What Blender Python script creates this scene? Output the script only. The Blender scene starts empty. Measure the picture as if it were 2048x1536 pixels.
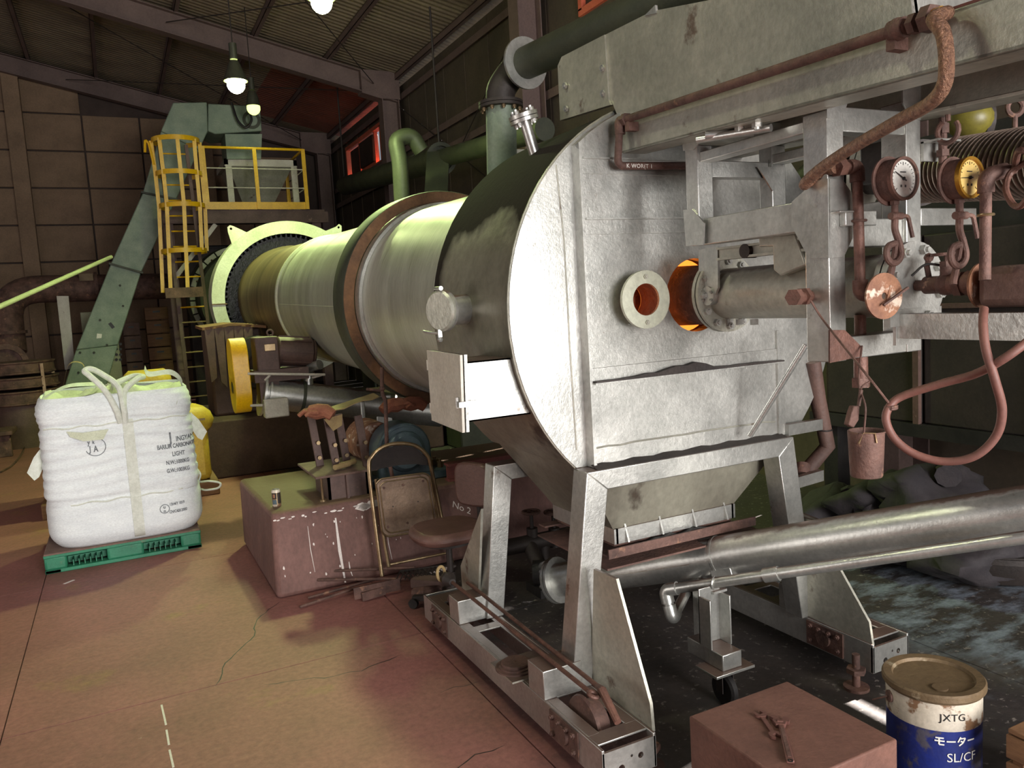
import bpy, bmesh, math, random
from mathutils import Vector, Matrix
random.seed(7)
S = bpy.context.scene
COL = S.collection
V = Vector
PI = math.pi
# ------------------------------------------------------------------ camera
F_PX = 1580.0
YAW, PITCH, ROLL = math.radians(26.3), math.radians(6.03), math.radians(-3.41)
CAM = V((0, 0, 1.70))
_f = V((math.sin(YAW)*math.cos(PITCH), math.cos(YAW)*math.cos(PITCH), -math.sin(PITCH)))
_r = V((math.cos(YAW), -math.sin(YAW), 0)); _u = _r.cross(_f)
CR = _r*math.cos(ROLL) + _u*math.sin(ROLL)
CU = -_r*math.sin(ROLL) + _u*math.cos(ROLL)
cd = bpy.data.cameras.new('camera'); cam = bpy.data.objects.new('camera', cd); COL.objects.link(cam)
cd.sensor_width = 36.0; cd.lens = F_PX/2048*36.0; cd.clip_start = 0.05; cd.clip_end = 200
cam.matrix_world = Matrix(((CR.x, CU.x, -_f.x, CAM.x), (CR.y, CU.y, -_f.y, CAM.y), (CR.z, CU.z, -_f.z, CAM.z), (0, 0, 0, 1)))
S.camera = cam
S.view_settings.view_transform = 'Standard'; S.view_settings.look = 'None'
S.view_settings.gamma = 1.0; S.view_settings.use_curve_mapping = False
S.view_settings.exposure = 0.65
# ------------------------------------------------------------------ world and daylight
w = bpy.data.worlds.new('sky'); S.world = w; w.use_nodes = True
nt = w.node_tree; bg = nt.nodes['Background']
bg.inputs[0].default_value = (0.80, 0.88, 1.0, 1); bg.inputs[1].default_value = 0.22
def area(name, loc, target, sx, sy, power, color):
    l = bpy.data.lights.new(name, 'AREA'); l.shape = 'RECTANGLE'; l.size = sx; l.size_y = sy; l.energy = power; l.color = color
    o = bpy.data.objects.new(name, l); COL.objects.link(o); o.location = loc
    o.rotation_euler = (V(target)-V(loc)).to_track_quat('-Z', 'Y').to_euler(); return o
# open loading door behind the photographer, and the open side bay to the left
area('door_daylight', (2.3, -4.6, 2.0), (1.2, 6, 1.1), 4.2, 3.2, 640, (1.0, 0.975, 0.95))
area('side_daylight', (-6.9, 3.6, 1.9), (0, 4.2, 0.3), 3.4, 3.0, 90, (1.0, 0.93, 0.88))
sl = bpy.data.lights.new('sun', 'SUN'); sl.energy = 30.0; sl.angle = math.radians(0.53); sl.color = (1, .93, .86)
so = bpy.data.objects.new('sun', sl); COL.objects.link(so)
SUN_PATCH = V((2.52, 2.14, 0.0)); SUN_GAP = V((5.115, 2.70, 3.70))
so.rotation_euler = (SUN_PATCH-SUN_GAP).to_track_quat('-Z', 'Y').to_euler(); so.location = (9, 3.5, 9)

# ------------------------------------------------------------------ helpers
def ray(px, py): return _f + CR*((px-1024)/F_PX) - CU*((py-768)/F_PX)
def AY(px, py, y): d = ray(px, py); return CAM + d*(y/d.y)
def AX(px, py, x): d = ray(px, py); return CAM + d*(x/d.x)
def AZ(px, py, z=0.0): d = ray(px, py); return CAM + d*((z-CAM.z)/d.z)
def AD(px, py, D): return CAM + ray(px, py)*D

def frame_of(axis):
    a = V(axis).normalized()
    h = V((0, 0, 1)) if abs(a.z) < .9 else V((1, 0, 0))
    u = a.cross(h).normalized(); v = a.cross(u).normalized()
    return a, u, v
class M:
    """collects shapes, build() makes one mesh object"""
    def __init__(s): s.v = []; s.f = []
    def add(s, vs, fs):
        b = len(s.v); s.v += [tuple(x) for x in vs]; s.f += [tuple(i+b for i in f) for f in fs]; return s
    def box(s, x0, x1, y0, y1, z0, z1):
        return s.add([(x0,y0,z0),(x1,y0,z0),(x1,y1,z0),(x0,y1,z0),(x0,y0,z1),(x1,y0,z1),(x1,y1,z1),(x0,y1,z1)],
                     [(0,3,2,1),(4,5,6,7),(0,1,5,4),(1,2,6,5),(2,3,7,6),(3,0,4,7)])
    def bar(s, p0, p1, w, h, up=(0,0,1), w1=None, h1=None):
        p0, p1 = V(p0), V(p1); a = (p1-p0).normalized(); u = a.cross(V(up))
        if u.length < 1e-4: u = a.cross(V((0,1,0)))
        u.normalize(); v = u.cross(a).normalized(); w1 = w1 or w; h1 = h1 or h
        vs = [p+u*i*ww/2+v*j*hh/2 for p, ww, hh in ((p0,w,h),(p1,w1,h1)) for i, j in ((-1,-1),(1,-1),(1,1),(-1,1))]
        return s.add(vs, [(0,3,2,1),(4,5,6,7),(0,1,5,4),(1,2,6,5),(2,3,7,6),(3,0,4,7)])
    def cyl(s, p0, p1, r0, r1=None, n=20, caps=True):
        r1 = r0 if r1 is None else r1
        p0, p1 = V(p0), V(p1); a, u, v = frame_of(p1-p0)
        c = [(math.cos(2*PI*i/n), math.sin(2*PI*i/n)) for i in range(n)]
        vs = [p0+(u*x+v*y)*r0 for x, y in c]+[p1+(u*x+v*y)*r1 for x, y in c]
        fs = [(i,(i+1)%n,n+(i+1)%n,n+i) for i in range(n)]
        if caps: fs += [tuple(range(n-1,-1,-1)), tuple(range(n,2*n))]
        return s.add(vs, fs)
    def lathe(s, prof, o, axis, n=32, closed=False):
        """prof: (radius, height along axis)"""
        o = V(o); a, u, v = frame_of(axis); k = len(prof); vs = []
        for i in range(n):
            t = 2*PI*i/n; d = u*math.cos(t)+v*math.sin(t)
            vs += [o+a*h+d*r for r, h in prof]
        fs = []
        for i in range(n):
            j = (i+1)%n
            for q in range(k if closed else k-1):
                q2 = (q+1)%k; fs.append((i*k+q, j*k+q, j*k+q2, i*k+q2))
        return s.add(vs, fs)
    def ring(s, c, axis, ri, ro, h, n=32):
        return s.lathe([(ri,0),(ro,0),(ro,h),(ri,h)], c, axis, n, True)
    def disc(s, c, axis, r, h, n=24):
        c = V(c); return s.cyl(c, c+V(axis).normalized()*h, r, n=n)
    def hexa(s, c, axis, r, h): return s.disc(c, axis, r, h, 6)
    def path(s, pts, r, n=10, caps=True):
        pts = [V(p) for p in pts]; k = len(pts); R = r if isinstance(r, (list, tuple)) else [r]*k
        a, u, v = frame_of(pts[1]-pts[0]); vs = []
        for i, p in enumerate(pts):
            t = (pts[min(i+1,k-1)]-pts[max(i-1,0)]).normalized()
            u = (u - t*u.dot(t)); u = u.normalized() if u.length > 1e-6 else frame_of(t)[1]
            v = t.cross(u)
            vs += [p+(u*math.cos(2*PI*j/n)+v*math.sin(2*PI*j/n))*R[i] for j in range(n)]
        fs = [(i*n+j, i*n+(j+1)%n, (i+1)*n+(j+1)%n, (i+1)*n+j) for i in range(k-1) for j in range(n)]
        if caps: fs += [tuple(range(n-1,-1,-1)), tuple((k-1)*n+j for j in range(n))]
        return s.add(vs, fs)
    def prism(s, pts, ext):
        pts = [V(p) for p in pts]; e = V(ext); n = len(pts)
        vs = pts+[p+e for p in pts]
        return s.add(vs, [tuple(range(n-1,-1,-1)), tuple(range(n,2*n))]+[(i,(i+1)%n,n+(i+1)%n,n+i) for i in range(n)])
    def strip(s, p, q, ext):
        """plate between polylines p and q (same length), thickness ext"""
        p = [V(a) for a in p]; q = [V(a) for a in q]; e = V(ext); n = len(p)
        vs = p+q+[a+e for a in p]+[a+e for a in q]; fs = []
        for i in range(n-1):
            fs += [(i,i+1,n+i+1,n+i), (2*n+i,3*n+i,3*n+i+1,2*n+i+1), (i,2*n+i,2*n+i+1,i+1), (n+i,n+i+1,3*n+i+1,3*n+i)]
        fs += [(0,n,3*n,2*n), (n-1,3*n-1,4*n-1,2*n-1)]
        return s.add(vs, fs)
    def sphere(s, c, r, n=14, sc=(1,1,1)):
        c = V(c); m = n//2; vs = []
        for i in range(1, m):
            t = PI*i/m
            vs += [c+V((math.sin(t)*math.cos(2*PI*j/n)*r*sc[0], math.sin(t)*math.sin(2*PI*j/n)*r*sc[1], math.cos(t)*r*sc[2])) for j in range(n)]
        vs += [c+V((0,0,r*sc[2])), c-V((0,0,r*sc[2]))]; T = len(vs)-2
        fs = [(i*n+j, (i+1)*n+j, (i+1)*n+(j+1)%n, i*n+(j+1)%n) for i in range(m-2) for j in range(n)]
        fs += [(T, j, (j+1)%n) for j in range(n)]+[(T+1, (m-2)*n+(j+1)%n, (m-2)*n+j) for j in range(n)]
        return s.add(vs, fs)
    def mesh(s, name, off=V((0,0,0)), ang=32):
        me = bpy.data.meshes.new(name)
        me.from_pydata([(x-off.x, y-off.y, z-off.z) for x, y, z in s.v], [], s.f)
        bm = bmesh.new(); bm.from_mesh(me); bmesh.ops.recalc_face_normals(bm, faces=bm.faces); bm.to_mesh(me); bm.free()
        me.shade_smooth(); me.set_sharp_from_angle(angle=math.radians(ang)); return me
def arc(c, u, v, r, a0, a1, n):
    c, u, v = V(c), V(u), V(v)
    return [c+u*(r*math.cos(math.radians(a0+(a1-a0)*i/n)))+v*(r*math.sin(math.radians(a0+(a1-a0)*i/n))) for i in range(n+1)]
def bend(pts, r, n=6):
    """polyline with rounded corners"""
    pts = [V(p) for p in pts]; out = [pts[0]]
    for i in range(1, len(pts)-1):
        a, b, c = pts[i-1], pts[i], pts[i+1]; d0 = (a-b); d1 = (c-b)
        q = min(r, d0.length*.49, d1.length*.49); p0 = b+d0.normalized()*q; p1 = b+d1.normalized()*q
        for k in range(n+1):
            t = k/n; out.append(p0*(1-t)**2+b*2*t*(1-t)+p1*t*t)
    out.append(pts[-1]); return out
def smooth(pts, n=8):
    """Catmull-Rom"""
    pts = [V(p) for p in pts]; P = [pts[0]*2-pts[1]]+pts+[pts[-1]*2-pts[-2]]; out = []
    for i in range(1, len(P)-2):
        a, b, c, d = P[i-1:i+3]
        for k in range(n):
            t = k/n; out.append((b*2+(c-a)*t+(a*2-b*5+c*4-d)*t*t+(b*3-a-c*3+d)*t**3)*.5)
    out.append(pts[-1]); return out
ORG = {}
def tag(o, label=None, cat=None, group=None, kind=None):
    if label: o['label'] = label
    if cat: o['category'] = cat
    if group: o['group'] = group
    if kind: o['kind'] = kind
    return o
def thing(name, label, cat, loc, group=None):
    o = bpy.data.objects.new(name, None); COL.objects.link(o); o.location = loc; o.empty_display_size = .1
    ORG[o.name] = V(loc); return tag(o, label, cat, group)
def struct(name, label=None, loc=(0,0,0)):
    o = bpy.data.objects.new(name, None); COL.objects.link(o); o.location = loc; ORG[o.name] = V(loc)
    return tag(o, label, None, None, 'structure')
def part(root, name, m, mat, bev=0, label=None, ang=32, kind=None):
    off = ORG[root.name] if root else V((0,0,0))
    me = m.mesh(name, off, ang) if isinstance(m, M) else m
    o = bpy.data.objects.new(name, me); COL.objects.link(o); me.materials.clear(); me.materials.append(MT[mat])
    if root: o.parent = root
    ORG[o.name] = off
    if bev:
        b = o.modifiers.new('bevel', 'BEVEL'); b.width = bev; b.segments = 2; b.limit_method = 'ANGLE'; b.angle_limit = math.radians(50)
    if label: o['label'] = label
    if kind: o['kind'] = kind
    return o
def single(name, m, mat, label, cat, loc, group=None, bev=0, ang=32, kind=None):
    loc = V(loc); me = m.mesh(name, loc, ang)
    o = bpy.data.objects.new(name, me); COL.objects.link(o); o.location = loc; me.materials.append(MT[mat]); ORG[o.name] = loc
    if bev:
        b = o.modifiers.new('bevel', 'BEVEL'); b.width = bev; b.segments = 2; b.limit_method = 'ANGLE'; b.angle_limit = math.radians(50)
    return tag(o, label, cat, group, kind)
def copy_part(o, parent, delta):
    c = o.copy(); COL.objects.link(c); c.parent = parent; c.location = o.location + V(delta); return c
def bolts(root, pts, axis, r, h, mat, name='bolt'):
    """one hexagon head, copied to each point"""
    me = None; off = ORG[root.name]
    for p in pts:
        if me is None:
            me = M().hexa((0,0,0), axis, r, h).disc(V(axis).normalized()*h, axis, r*.55, h*.5, 8).mesh(name); me.materials.append(MT[mat])
        o = bpy.data.objects.new(name, me); COL.objects.link(o); o.parent = root; o.location = V(p)-off; ORG[o.name] = off
def holed(outer, holes, ext, me_name, off):
    """flat plate with holes; outer/holes are coplanar loops"""
    bm = bmesh.new(); es = []
    for L in [outer]+holes:
        vs = [bm.verts.new(V(p)-off) for p in L]
        es += [bm.edges.new((vs[i], vs[(i+1)%len(vs)])) for i in range(len(vs))]
    r = bmesh.ops.triangle_fill(bm, edges=es, use_beauty=True, use_dissolve=False)
    fs = [g for g in r['geom'] if isinstance(g, bmesh.types.BMFace)]
    x = bmesh.ops.extrude_face_region(bm, geom=fs)
    bmesh.ops.translate(bm, verts=[g for g in x['geom'] if isinstance(g, bmesh.types.BMVert)], vec=V(ext))
    bmesh.ops.recalc_face_normals(bm, faces=bm.faces)
    me = bpy.data.meshes.new(me_name); bm.to_mesh(me); bm.free(); return me
def text_mesh(body, size, fn, name, spacing=1.0, res=3, align='LEFT', cut=0.02, bold=0.0):
    """flat lettering as a mesh, each vertex (u, v) placed by fn(u, v)"""
    c = bpy.data.curves.new(name, 'FONT'); c.body = body; c.size = size; c.resolution_u = res; c.space_character = spacing; c.align_x = align; c.offset = bold*size
    o = bpy.data.objects.new(name, c); COL.objects.link(o)
    me = bpy.data.meshes.new_from_object(o.evaluated_get(bpy.context.evaluated_depsgraph_get()))
    bpy.data.objects.remove(o); bpy.data.curves.remove(c)
    bm = bmesh.new(); bm.from_mesh(me)
    bmesh.ops.triangulate(bm, faces=bm.faces)
    for k in range(3):
        long = [e for e in bm.edges if e.calc_length() > cut]
        if long: bmesh.ops.subdivide_edges(bm, edges=long, cuts=1); bmesh.ops.triangulate(bm, faces=bm.faces)
    for v in bm.verts: v.co = fn(v.co.x, v.co.y)
    bm.to_mesh(me); bm.free(); return me
# ------------------------------------------------------------------ materials
MT = {}
def srgb(r, g, b):
    f = lambda c: (c/255/12.92) if c/255 <= .04045 else ((c/255+.055)/1.055)**2.4
    return (f(r), f(g), f(b), 1)
def mat(name, c1, c2=None, scale=6, rough=.5, metal=0, bump=.1, bscale=None, spot=None, spot_amt=.62, spot_scale=3, emit=None, strength=0, stretch=(1,1,1), detail=6, rvar=.12, dust=None, dust_lo=.80, grain=.16):
    m = bpy.data.materials.new(name); m.use_nodes = True; t = m.node_tree; N = t.nodes; L = t.links
    b = N['Principled BSDF']; c2 = c2 or c1
    tc = N.new('ShaderNodeTexCoord'); mp = N.new('ShaderNodeMapping'); mp.inputs['Scale'].default_value = stretch
    L.new(tc.outputs['Object'], mp.inputs['Vector'])
    def noise(sc, det=detail):
        n = N.new('ShaderNodeTexNoise'); n.inputs['Scale'].default_value = sc; n.inputs['Detail'].default_value = det; n.inputs['Roughness'].default_value = .62
        L.new(mp.outputs[0], n.inputs['Vector']); return n
    def ramp(src, a, bb):
        r = N.new('ShaderNodeMapRange'); r.inputs['From Min'].default_value = a; r.inputs['From Max'].default_value = bb; L.new(src, r.inputs['Value']); return r
    def mix(fac, a, bb):
        x = N.new('ShaderNodeMix'); x.data_type = 'RGBA'
        if fac is not None: L.new(fac, x.inputs[0])
        for i, q in ((6, a), (7, bb)):
            if isinstance(q, tuple): x.inputs[i].default_value = q
            else: L.new(q, x.inputs[i])
        return x.outputs[2]
    n1 = noise(scale); r1 = ramp(n1.outputs[0], .36, .66)
    col = mix(r1.outputs[0], c1, c2)
    if spot:
        n2 = noise(spot_scale, 9); r2 = ramp(n2.outputs[0], spot_amt, spot_amt+.07); col = mix(r2.outputs[0], col, spot)
    if grain:                                                      # fine mottling
        n4 = noise(scale*9+20, 5); r4 = ramp(n4.outputs[0], .30, .70); g1, g2 = 1-grain, 1+grain*.6
        x = N.new('ShaderNodeMix'); x.data_type = 'RGBA'; x.blend_type = 'MULTIPLY'; x.inputs[0].default_value = 1
        L.new(col, x.inputs[6]); L.new(mix(r4.outputs[0], (g1,g1,g1,1), (g2,g2,g2,1)), x.inputs[7]); col = x.outputs[2]
    if dust:                                                       # settled dust on upward faces
        ge = N.new('ShaderNodeNewGeometry'); sx_ = N.new('ShaderNodeSeparateXYZ'); L.new(ge.outputs['Normal'], sx_.inputs[0])
        n5 = noise(14, 7); ad = N.new('ShaderNodeMath'); ad.operation = 'MULTIPLY_ADD'; L.new(n5.outputs[0], ad.inputs[0]); ad.inputs[1].default_value = .30; L.new(sx_.outputs[2], ad.inputs[2])
        r5 = ramp(ad.outputs[0], dust_lo+.12, dust_lo+.24); col = mix(r5.outputs[0], col, dust)
        inv = N.new('ShaderNodeMath'); inv.operation = 'MULTIPLY_ADD'; L.new(r5.outputs[0], inv.inputs[0]); inv.inputs[1].default_value = -metal; inv.inputs[2].default_value = metal; L.new(inv.outputs[0], b.inputs['Metallic'])
    L.new(col, b.inputs['Base Color'])
    rr = N.new('ShaderNodeMapRange'); rr.inputs['To Min'].default_value = rough-rvar; rr.inputs['To Max'].default_value = rough+rvar; L.new(n1.outputs[0], rr.inputs['Value']); L.new(rr.outputs[0], b.inputs['Roughness'])
    if not dust: b.inputs['Metallic'].default_value = metal
    if bump:
        n3 = noise(bscale or scale*6, 4); bp = N.new('ShaderNodeBump'); bp.inputs['Strength'].default_value = bump; bp.inputs['Distance'].default_value = .01
        L.new(n3.outputs[0], bp.inputs['Height']); L.new(bp.outputs[0], b.inputs['Normal'])
    if emit: b.inputs['Emission Color'].default_value = emit; b.inputs['Emission Strength'].default_value = strength
    MT[name] = m; return m
R = srgb
mat('silver', R(178,178,173), R(204,203,197), 3.5, .34, .82, .10, 70, spot=R(132,114,102), spot_amt=.66, spot_scale=8, dust=R(92,74,66))
mat('silver_worn', R(164,163,150), R(190,187,173), 2.6, .42, .6, .16, 50, spot=R(122,106,94), spot_amt=.62, spot_scale=6, dust=R(88,70,62))
mat('kiln_steel', R(172,172,160), R(198,198,186), 1.1, .42, .55, .12, 12, stretch=(.5,5,.5), spot=R(138,132,116), spot_amt=.62, spot_scale=1.2, grain=.2)
mat('kiln_brown', R(116,96,70), R(84,70,52), 1.2, .5, .4, .12, 12, stretch=(.5,5,.5), grain=.2)
mat('rust', R(112,82,72), R(72,52,46), 9, .72, .15, .4, 60, spot=R(136,100,80), spot_amt=.60, spot_scale=14)
mat('rust_bright', R(158,112,84), R(118,80,62), 14, .65, .2, .3, 40, spot=R(206,186,168), spot_amt=.55, spot_scale=18)
mat('tyre_face', R(140,102,70), R(92,68,52), 4, .55, .35, .2, 40, spot=R(186,150,110), spot_amt=.72, spot_scale=5)
mat('red_oxide', R(122,64,56), R(98,50,46), 4, .7, 0, .15, 40)
mat('brown_paint', R(98,74,66), R(76,57,51), 4, .6, .05, .25, 40, spot=R(120,96,84), spot_amt=.64, spot_scale=8, dust=R(112,92,80))
mat('brown_dust', R(118,94,84), R(94,72,64), 5, .85, 0, .2, 60)
mat('dark_iron', R(58,50,46), R(44,38,36), 5, .6, .3, .2, 40)
mat('black_iron', R(30,28,28), R(42,38,36), 6, .6, .2, .2, 40)
mat('grease', R(8,8,7), R(14,14,12), 14, .30, 0, .7, 22); MT['grease'].node_tree.nodes['Principled BSDF'].inputs['Specular IOR Level'].default_value = .28
mat('ring_paint', R(196,198,178), R(178,178,158), 4, .5, .2, .15, 40, spot=R(150,144,124), spot_amt=.66, spot_scale=5)
mat('yellow_paint', R(226,176,14), R(206,156,10), 5, .38, 0, .1, 40, spot=R(150,112,20), spot_amt=.74, spot_scale=8)
mat('green_paint', R(134,146,128), R(110,126,112), 4, .55, .1, .15, 40, spot=R(104,84,70), spot_amt=.68, spot_scale=3)
mat('green_plastic', R(46,124,92), R(38,108,80), 5, .5, 0, .1, 40, spot=R(120,104,84), spot_amt=.66, spot_scale=6)
mat('green_dark', R(64,66,52), R(52,55,44), 4, .55, .2, .15, 40)
mat('blue_grey', R(84,100,108), R(70,86,94), 4, .42, .1, .1, 40)
mat('pale_panel', R(176,178,146), R(160,160,130), 4, .6, 0, .1, 40)
mat('white_paint', R(200,194,182), R(180,172,160), 6, .55, 0, .15, 40, spot=R(132,108,94), spot_amt=.66, spot_scale=9)
mat('bag_cloth', R(226,230,230), R(214,218,220), 5, .62, 0, .25, 90, stretch=(1,1,3))
mat('bag_lid', R(206,208,186), R(188,190,166), 9, .7, 0, .3, 60)
mat('bag_ink', R(92,96,100), R(130,134,138), 60, .7, 0, 0)
mat('strap_cloth', R(214,216,206), R(196,198,186), 30, .75, 0, .3, 120)
mat('yellow_sack', R(204,172,58), R(184,150,48), 4, .55, 0, .3, 20)
mat('wood', R(128,92,62), R(104,72,48), 5, .75, 0, .2, 40, stretch=(1,1,6))
mat('concrete_paint', R(120,86,78), R(96,68,62), 2.4, .75, 0, .5, 26, spot=R(168,150,138), spot_amt=.685, spot_scale=9, stretch=(1,1,.6), grain=.22, dust=R(104,82,62), dust_lo=.7)
mat('concrete_dark', R(84,62,54), R(70,52,46), 3, .8, 0, .3, 30, spot=R(140,120,108), spot_amt=.76, spot_scale=7)
mat('white_drip', R(216,206,200), None, 10, .6, 0, .1)
mat('leather', R(108,78,70), R(96,68,60), 5, .45, 0, .1, 60)
mat('seat_enamel', R(142,118,98), R(110,88,72), 10, .45, .3, .2, 50, spot=R(84,64,50), spot_amt=.62, spot_scale=14)
mat('chrome_old', R(168,146,112), R(128,106,80), 8, .35, .8, .1, 40)
mat('glove', R(150,96,72), R(128,78,60), 12, .9, 0, .4, 60)
mat('cardboard', R(150,128,88), R(132,112,76), 5, .85, 0, .15, 40)
mat('brass', R(196,150,60), R(160,116,40), 8, .35, .8, .1, 40)
mat('braid', R(150,112,88), R(96,68,56), 90, .45, .5, .8, 160)
mat('rubber_hose', R(116,76,66), R(102,66,58), 8, .6, 0, .1, 40)
mat('dial_white', R(236,234,226), None, 8, .4, 0, 0)
mat('dial_yellow', R(226,196,120), R(214,176,96), 5, .4, 0, 0)
mat('ink_black', R(18,16,16), None, 8, .5, 0, 0)
mat('sack_black', R(48,42,44), R(34,30,34), 5, .8, 0, .3, 30)
mat('copper_rust', R(118,82,70), R(80,56,48), 10, .58, .3, .35, 60, spot=R(150,116,98), spot_amt=.64, spot_scale=20)
mat('can_white', R(206,196,180), R(186,174,156), 5, .45, .1, .1, 40, spot=R(122,92,68), spot_amt=.52, spot_scale=16)
mat('can_blue', R(30,44,120), R(40,44,84), 5, .45, .1, .1, 40, spot=R(78,74,86), spot_amt=.53, spot_scale=11)
mat('can_lid', R(112,92,66), R(92,74,52), 5, .6, .2, .3, 40, spot=R(150,136,112), spot_amt=.64, spot_scale=9)
mat('can_ink', R(228,224,216), None, 8, .5, 0, 0)
mat('box_steel', R(116,80,68), R(98,66,56), 5, .65, .1, .25, 60, spot=R(92,62,54), spot_amt=.68, spot_scale=4)
mat('tool_steel', R(122,84,76), R(104,70,62), 9, .55, .4, .2, 50)
mat('hot_brick', R(150,86,52), R(120,66,40), 9, .9, 0, .6, 30)
mat('hot_lining', R(150,86,52), R(110,60,38), 9, .9, 0, .6, 30, emit=(1,.26,.03,1), strength=1.1)
mat('ember', R(255,150,40), None, 4, .9, 0, 0, emit=(1,.36,.05,1), strength=6)
mat('lamp_bulb', R(255,255,220), None, 4, .5, 0, 0, emit=(.86,1,.45,1), strength=60)
mat('lamp_dim', R(230,240,140), None, 4, .5, 0, 0, emit=(.75,.95,.25,1), strength=1.6)
mat('lamp_shell', R(70,70,58), R(60,60,50), 6, .5, .3, 0)
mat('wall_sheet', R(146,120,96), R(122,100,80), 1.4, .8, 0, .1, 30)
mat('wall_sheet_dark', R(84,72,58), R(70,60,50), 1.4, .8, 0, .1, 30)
mat('beam_paint', R(112,92,86), R(96,78,74), 2, .6, .05, .1, 30)
mat('roof_sheet', R(132,118,98), R(112,98,82), 1.2, .7, 0, .05, 30)
mat('red_glow_sheet', R(126,78,64), R(110,66,54), 2, .7, 0, .05, 30)  # roof sheet with the reddish sun glow put into its colour
mat('window_red', R(216,112,82), R(196,92,66), 3, .6, 0, .05, 30)
mat('shutter', R(66,48,40), R(54,40,34), 3, .7, 0, .05, 30)
def glass():
    m = bpy.data.materials.new('glass'); m.use_nodes = True; t = m.node_tree; N = t.nodes; N.remove(N['Principled BSDF'])
    a = N.new('ShaderNodeBsdfTransparent'); g = N.new('ShaderNodeBsdfGlossy'); g.inputs['Roughness'].default_value = .05
    x = N.new('ShaderNodeMixShader'); x.inputs[0].default_value = .06; t.links.new(a.outputs[0], x.inputs[1]); t.links.new(g.outputs[0], x.inputs[2]); t.links.new(x.outputs[0], N['Material Output'].inputs[0]); MT['glass'] = m
glass()
def hood_mat():
    # silver paint under an irregular crust of soot over the crown and along the rear edge
    m = mat('soot_shell', R(156,152,136), R(112,106,94), 2.2, .48, .5, .18, 34, stretch=(1,.7,.7), spot=R(84,74,64), spot_amt=.60, spot_scale=3.2)
    t = m.node_tree; N = t.nodes; L = t.links; b = N['Principled BSDF']; old = b.inputs['Base Color'].links[0].from_socket
    g = N.new('ShaderNodeNewGeometry'); sp = N.new('ShaderNodeSeparateXYZ'); L.new(g.outputs['Position'], sp.inputs[0])
    n = N.new('ShaderNodeTexNoise'); n.inputs['Scale'].default_value = 3.0; n.inputs['Detail'].default_value = 9; L.new(g.outputs['Position'], n.inputs['Vector'])
    def mr(src, a, bb, lo=0, hi=1):
        r = N.new('ShaderNodeMapRange'); r.inputs[1].default_value = a; r.inputs[2].default_value = bb; r.inputs[3].default_value = lo; r.inputs[4].default_value = hi; L.new(src, r.inputs[0]); return r.outputs[0]
    def ma(op, p, q):
        x = N.new('ShaderNodeMath'); x.operation = op
        for i, k in enumerate((p, q)):
            if isinstance(k, float): x.inputs[i].default_value = k
            else: L.new(k, x.inputs[i])
        return x.outputs[0]
    top = mr(ma('ADD', sp.outputs[2], ma('MULTIPLY', n.outputs[0], .55)), 2.20, 2.30)
    edge = ma('MULTIPLY', mr(ma('ADD', sp.outputs[1], ma('MULTIPLY', n.outputs[0], .22)), 3.36, 3.44), mr(sp.outputs[2], 1.45, 1.7))
    f = ma('MAXIMUM', top, edge); x = N.new('ShaderNodeMix'); x.data_type = 'RGBA'; L.new(f, x.inputs[0]); L.new(old, x.inputs[6]); x.inputs[7].default_value = R(36,30,27); L.new(x.outputs[2], b.inputs['Base Color'])
    L.new(mr(f, 0, 1, .5, 0), b.inputs['Metallic']); L.new(mr(f, 0, 1, .46, .9), b.inputs['Roughness']); L.new(mr(f, 0, 1, .5, .15), b.inputs['Specular IOR Level'])
hood_mat()
mat('bellows_steel', R(124,108,96), R(98,84,74), 6, .4, .75, .1, 40)
mat('lamp_globe', R(120,112,44), R(100,92,38), 6, .4, 0, 0)
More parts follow.
